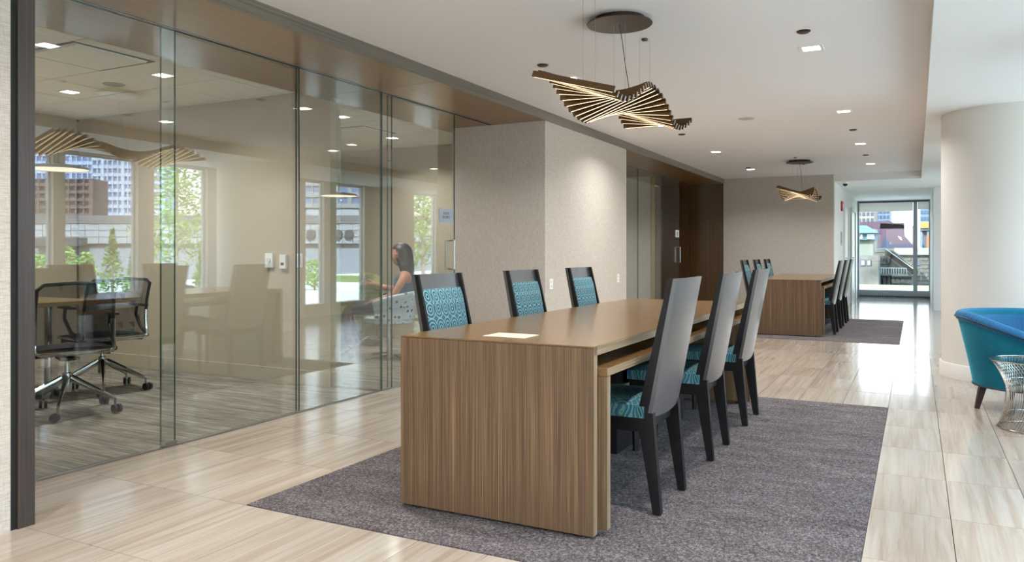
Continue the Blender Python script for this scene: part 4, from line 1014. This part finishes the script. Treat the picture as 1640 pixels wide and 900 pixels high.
for (a, c) in ((1378, 1386), (1389, 1405)):
    f_ = bobj('window_frame', (fx(a, YY), fx(c, YY) - .4, -.42, -.30, fz(382, YY), fz(375, YY)), PLAST, t)
    n_ = 2 if c - a < 10 else 4; W_ = (fx(c, YY) - .4 - fx(a, YY)) / n_
    for k in range(n_): bobj('pane', (fx(a, YY) + k * W_ + .08, fx(a, YY) + (k + 1) * W_ - .08, -.46, -.43, fz(382, YY) + .1, fz(375, YY) - .1), GLD, f_)
for (a, c) in ((1378, 1386), (1388, 1395)):
    f_ = bobj('window_frame', (fx(a, YY), fx(c, YY), -.10, 0, fz(426, YY), fz(416, YY)), VENT, t); bobj('pane', (fx(a, YY) + .15, fx(c, YY) - .15, -.13, -.11, fz(426, YY) + .15, fz(416, YY) - .15), M('light pane', (180, 192, 200), .3).m, f_)
# bascule girder
t = thing('bascule_bridge', 'plum coloured steel bascule bridge girder with arched cut outs', 'bridge', (0, DY + 8, 0)); YY = DY + 8
def poly(pts): return [(fx(a, YY), fz(c, YY)) for a, c in pts]
b = B(); prism(b, poly([(1376, 355), (1425, 354), (1432, 357), (1448, 357), (1448, 366), (1376, 366)]), 0, 1.2); obj('deck_girder', b, PLUM, t)
b = B(); prism(b, poly([(1410, 357), (1448, 360), (1449, 378), (1460, 390), (1461, 397), (1431, 397), (1426, 388), (1418, 380), (1414, 386), (1410, 397), (1406, 397)]), 0, 1.5); obj('leaf_plate', b, PLUM, t)
b = B(); prism(b, poly([(1422, 391), (1461, 391), (1461, 398), (1422, 398)]), -.4, 1.7); obj('lower_plate', b, PLUMB, t)
b = B(); prism(b, poly([(1438, 378), (1443, 380), (1445, 385), (1441, 383)]), -.2, .1); obj('sky_patch', b, M('pale sky colour patch', (226, 206, 200), .9).m, t)  # solid patch, sky brightness put into its colour in place of a hole
RUST = M('rust post', (130, 96, 90), .7).m
for px in (1463, 1467): bobj('post', (fx(px, YY) - .25, fx(px, YY) + .25, .2, .8, -5.25, fz(362, YY)), RUST, t)
t = thing('roadway_viaduct', 'yellow painted viaduct girder right of the bridge leaf', 'bridge', (0, DY + 11, 0)); YY = DY + 11
bobj('girder', (fx(1474, YY), fx(1560, YY), 0, 8, fz(366, YY), fz(356, YY)), M('ochre girder', (140, 112, 56), .6).m, t); bobj('under_beam', (fx(1474, YY), fx(1560, YY), .2, 8, fz(370, YY), fz(367, YY)), VENT, t)
for px in (1481, 1498, 1520): bobj('pier', (fx(px, YY) - .35, fx(px, YY) + .35, 1, 1.7, -5.25, fz(370, YY)), VENT, t)
o = bobj('street_kiosk', (fx(1484, DY + 6), fx(1500, DY + 6), 0, 1.5, fz(398) + .01, fz(376)), M('orange panels', (170, 84, 44), .7).m, None); o.location = (0, DY + 3.2, 0); tag(o, 'orange kiosk under the yellow viaduct', 'kiosk')
def far_block(lab, px0, px1, py0, py1, Y, mat, nx, nz):
    t = thing('far_building', lab, 'building', (0, Y, 0)); x0, x1, z0, z1 = fx(px0, Y), fx(px1, Y), fz(py0, Y), fz(py1, Y)
    bobj('walls', (x0, x1, 0, 20, z0 - 12, z1), mat, t); wx, wz = (x1 - x0) / nx, (z1 - z0) / nz
    w0 = bobj('window', (.2 * wx, .8 * wx, -.15, 0, .25 * wz, .8 * wz), GLD, t); w0.location = (x0, 0, z0)
    for i in range(nx):
        for j in range(nz):
            if i or j: o = w0.copy(); col.objects.link(o); o.parent = t; o.location = (x0 + i * wx, 0, z0 + j * wz)
far_block('cream building with small windows behind the bridge house', 1340, 1400, 366, 318, 210, M('cream stone', (134, 122, 110), .9).m, 9, 5)
far_block('blue glass building behind the bridge leaf', 1402, 1425, 360, 326, 236, M('blue grey cladding', (88, 102, 122), .5).m, 4, 4)
far_block('blue grey building above the yellow viaduct', 1474, 1488, 366, 316, 230, M('blue cladding', (82, 104, 126), .5).m, 3, 5)
far_block('pale building at the right edge above the yellow viaduct', 1489, 1520, 366, 320, 235, M('pale cladding', (142, 138, 132), .8).m, 4, 5)
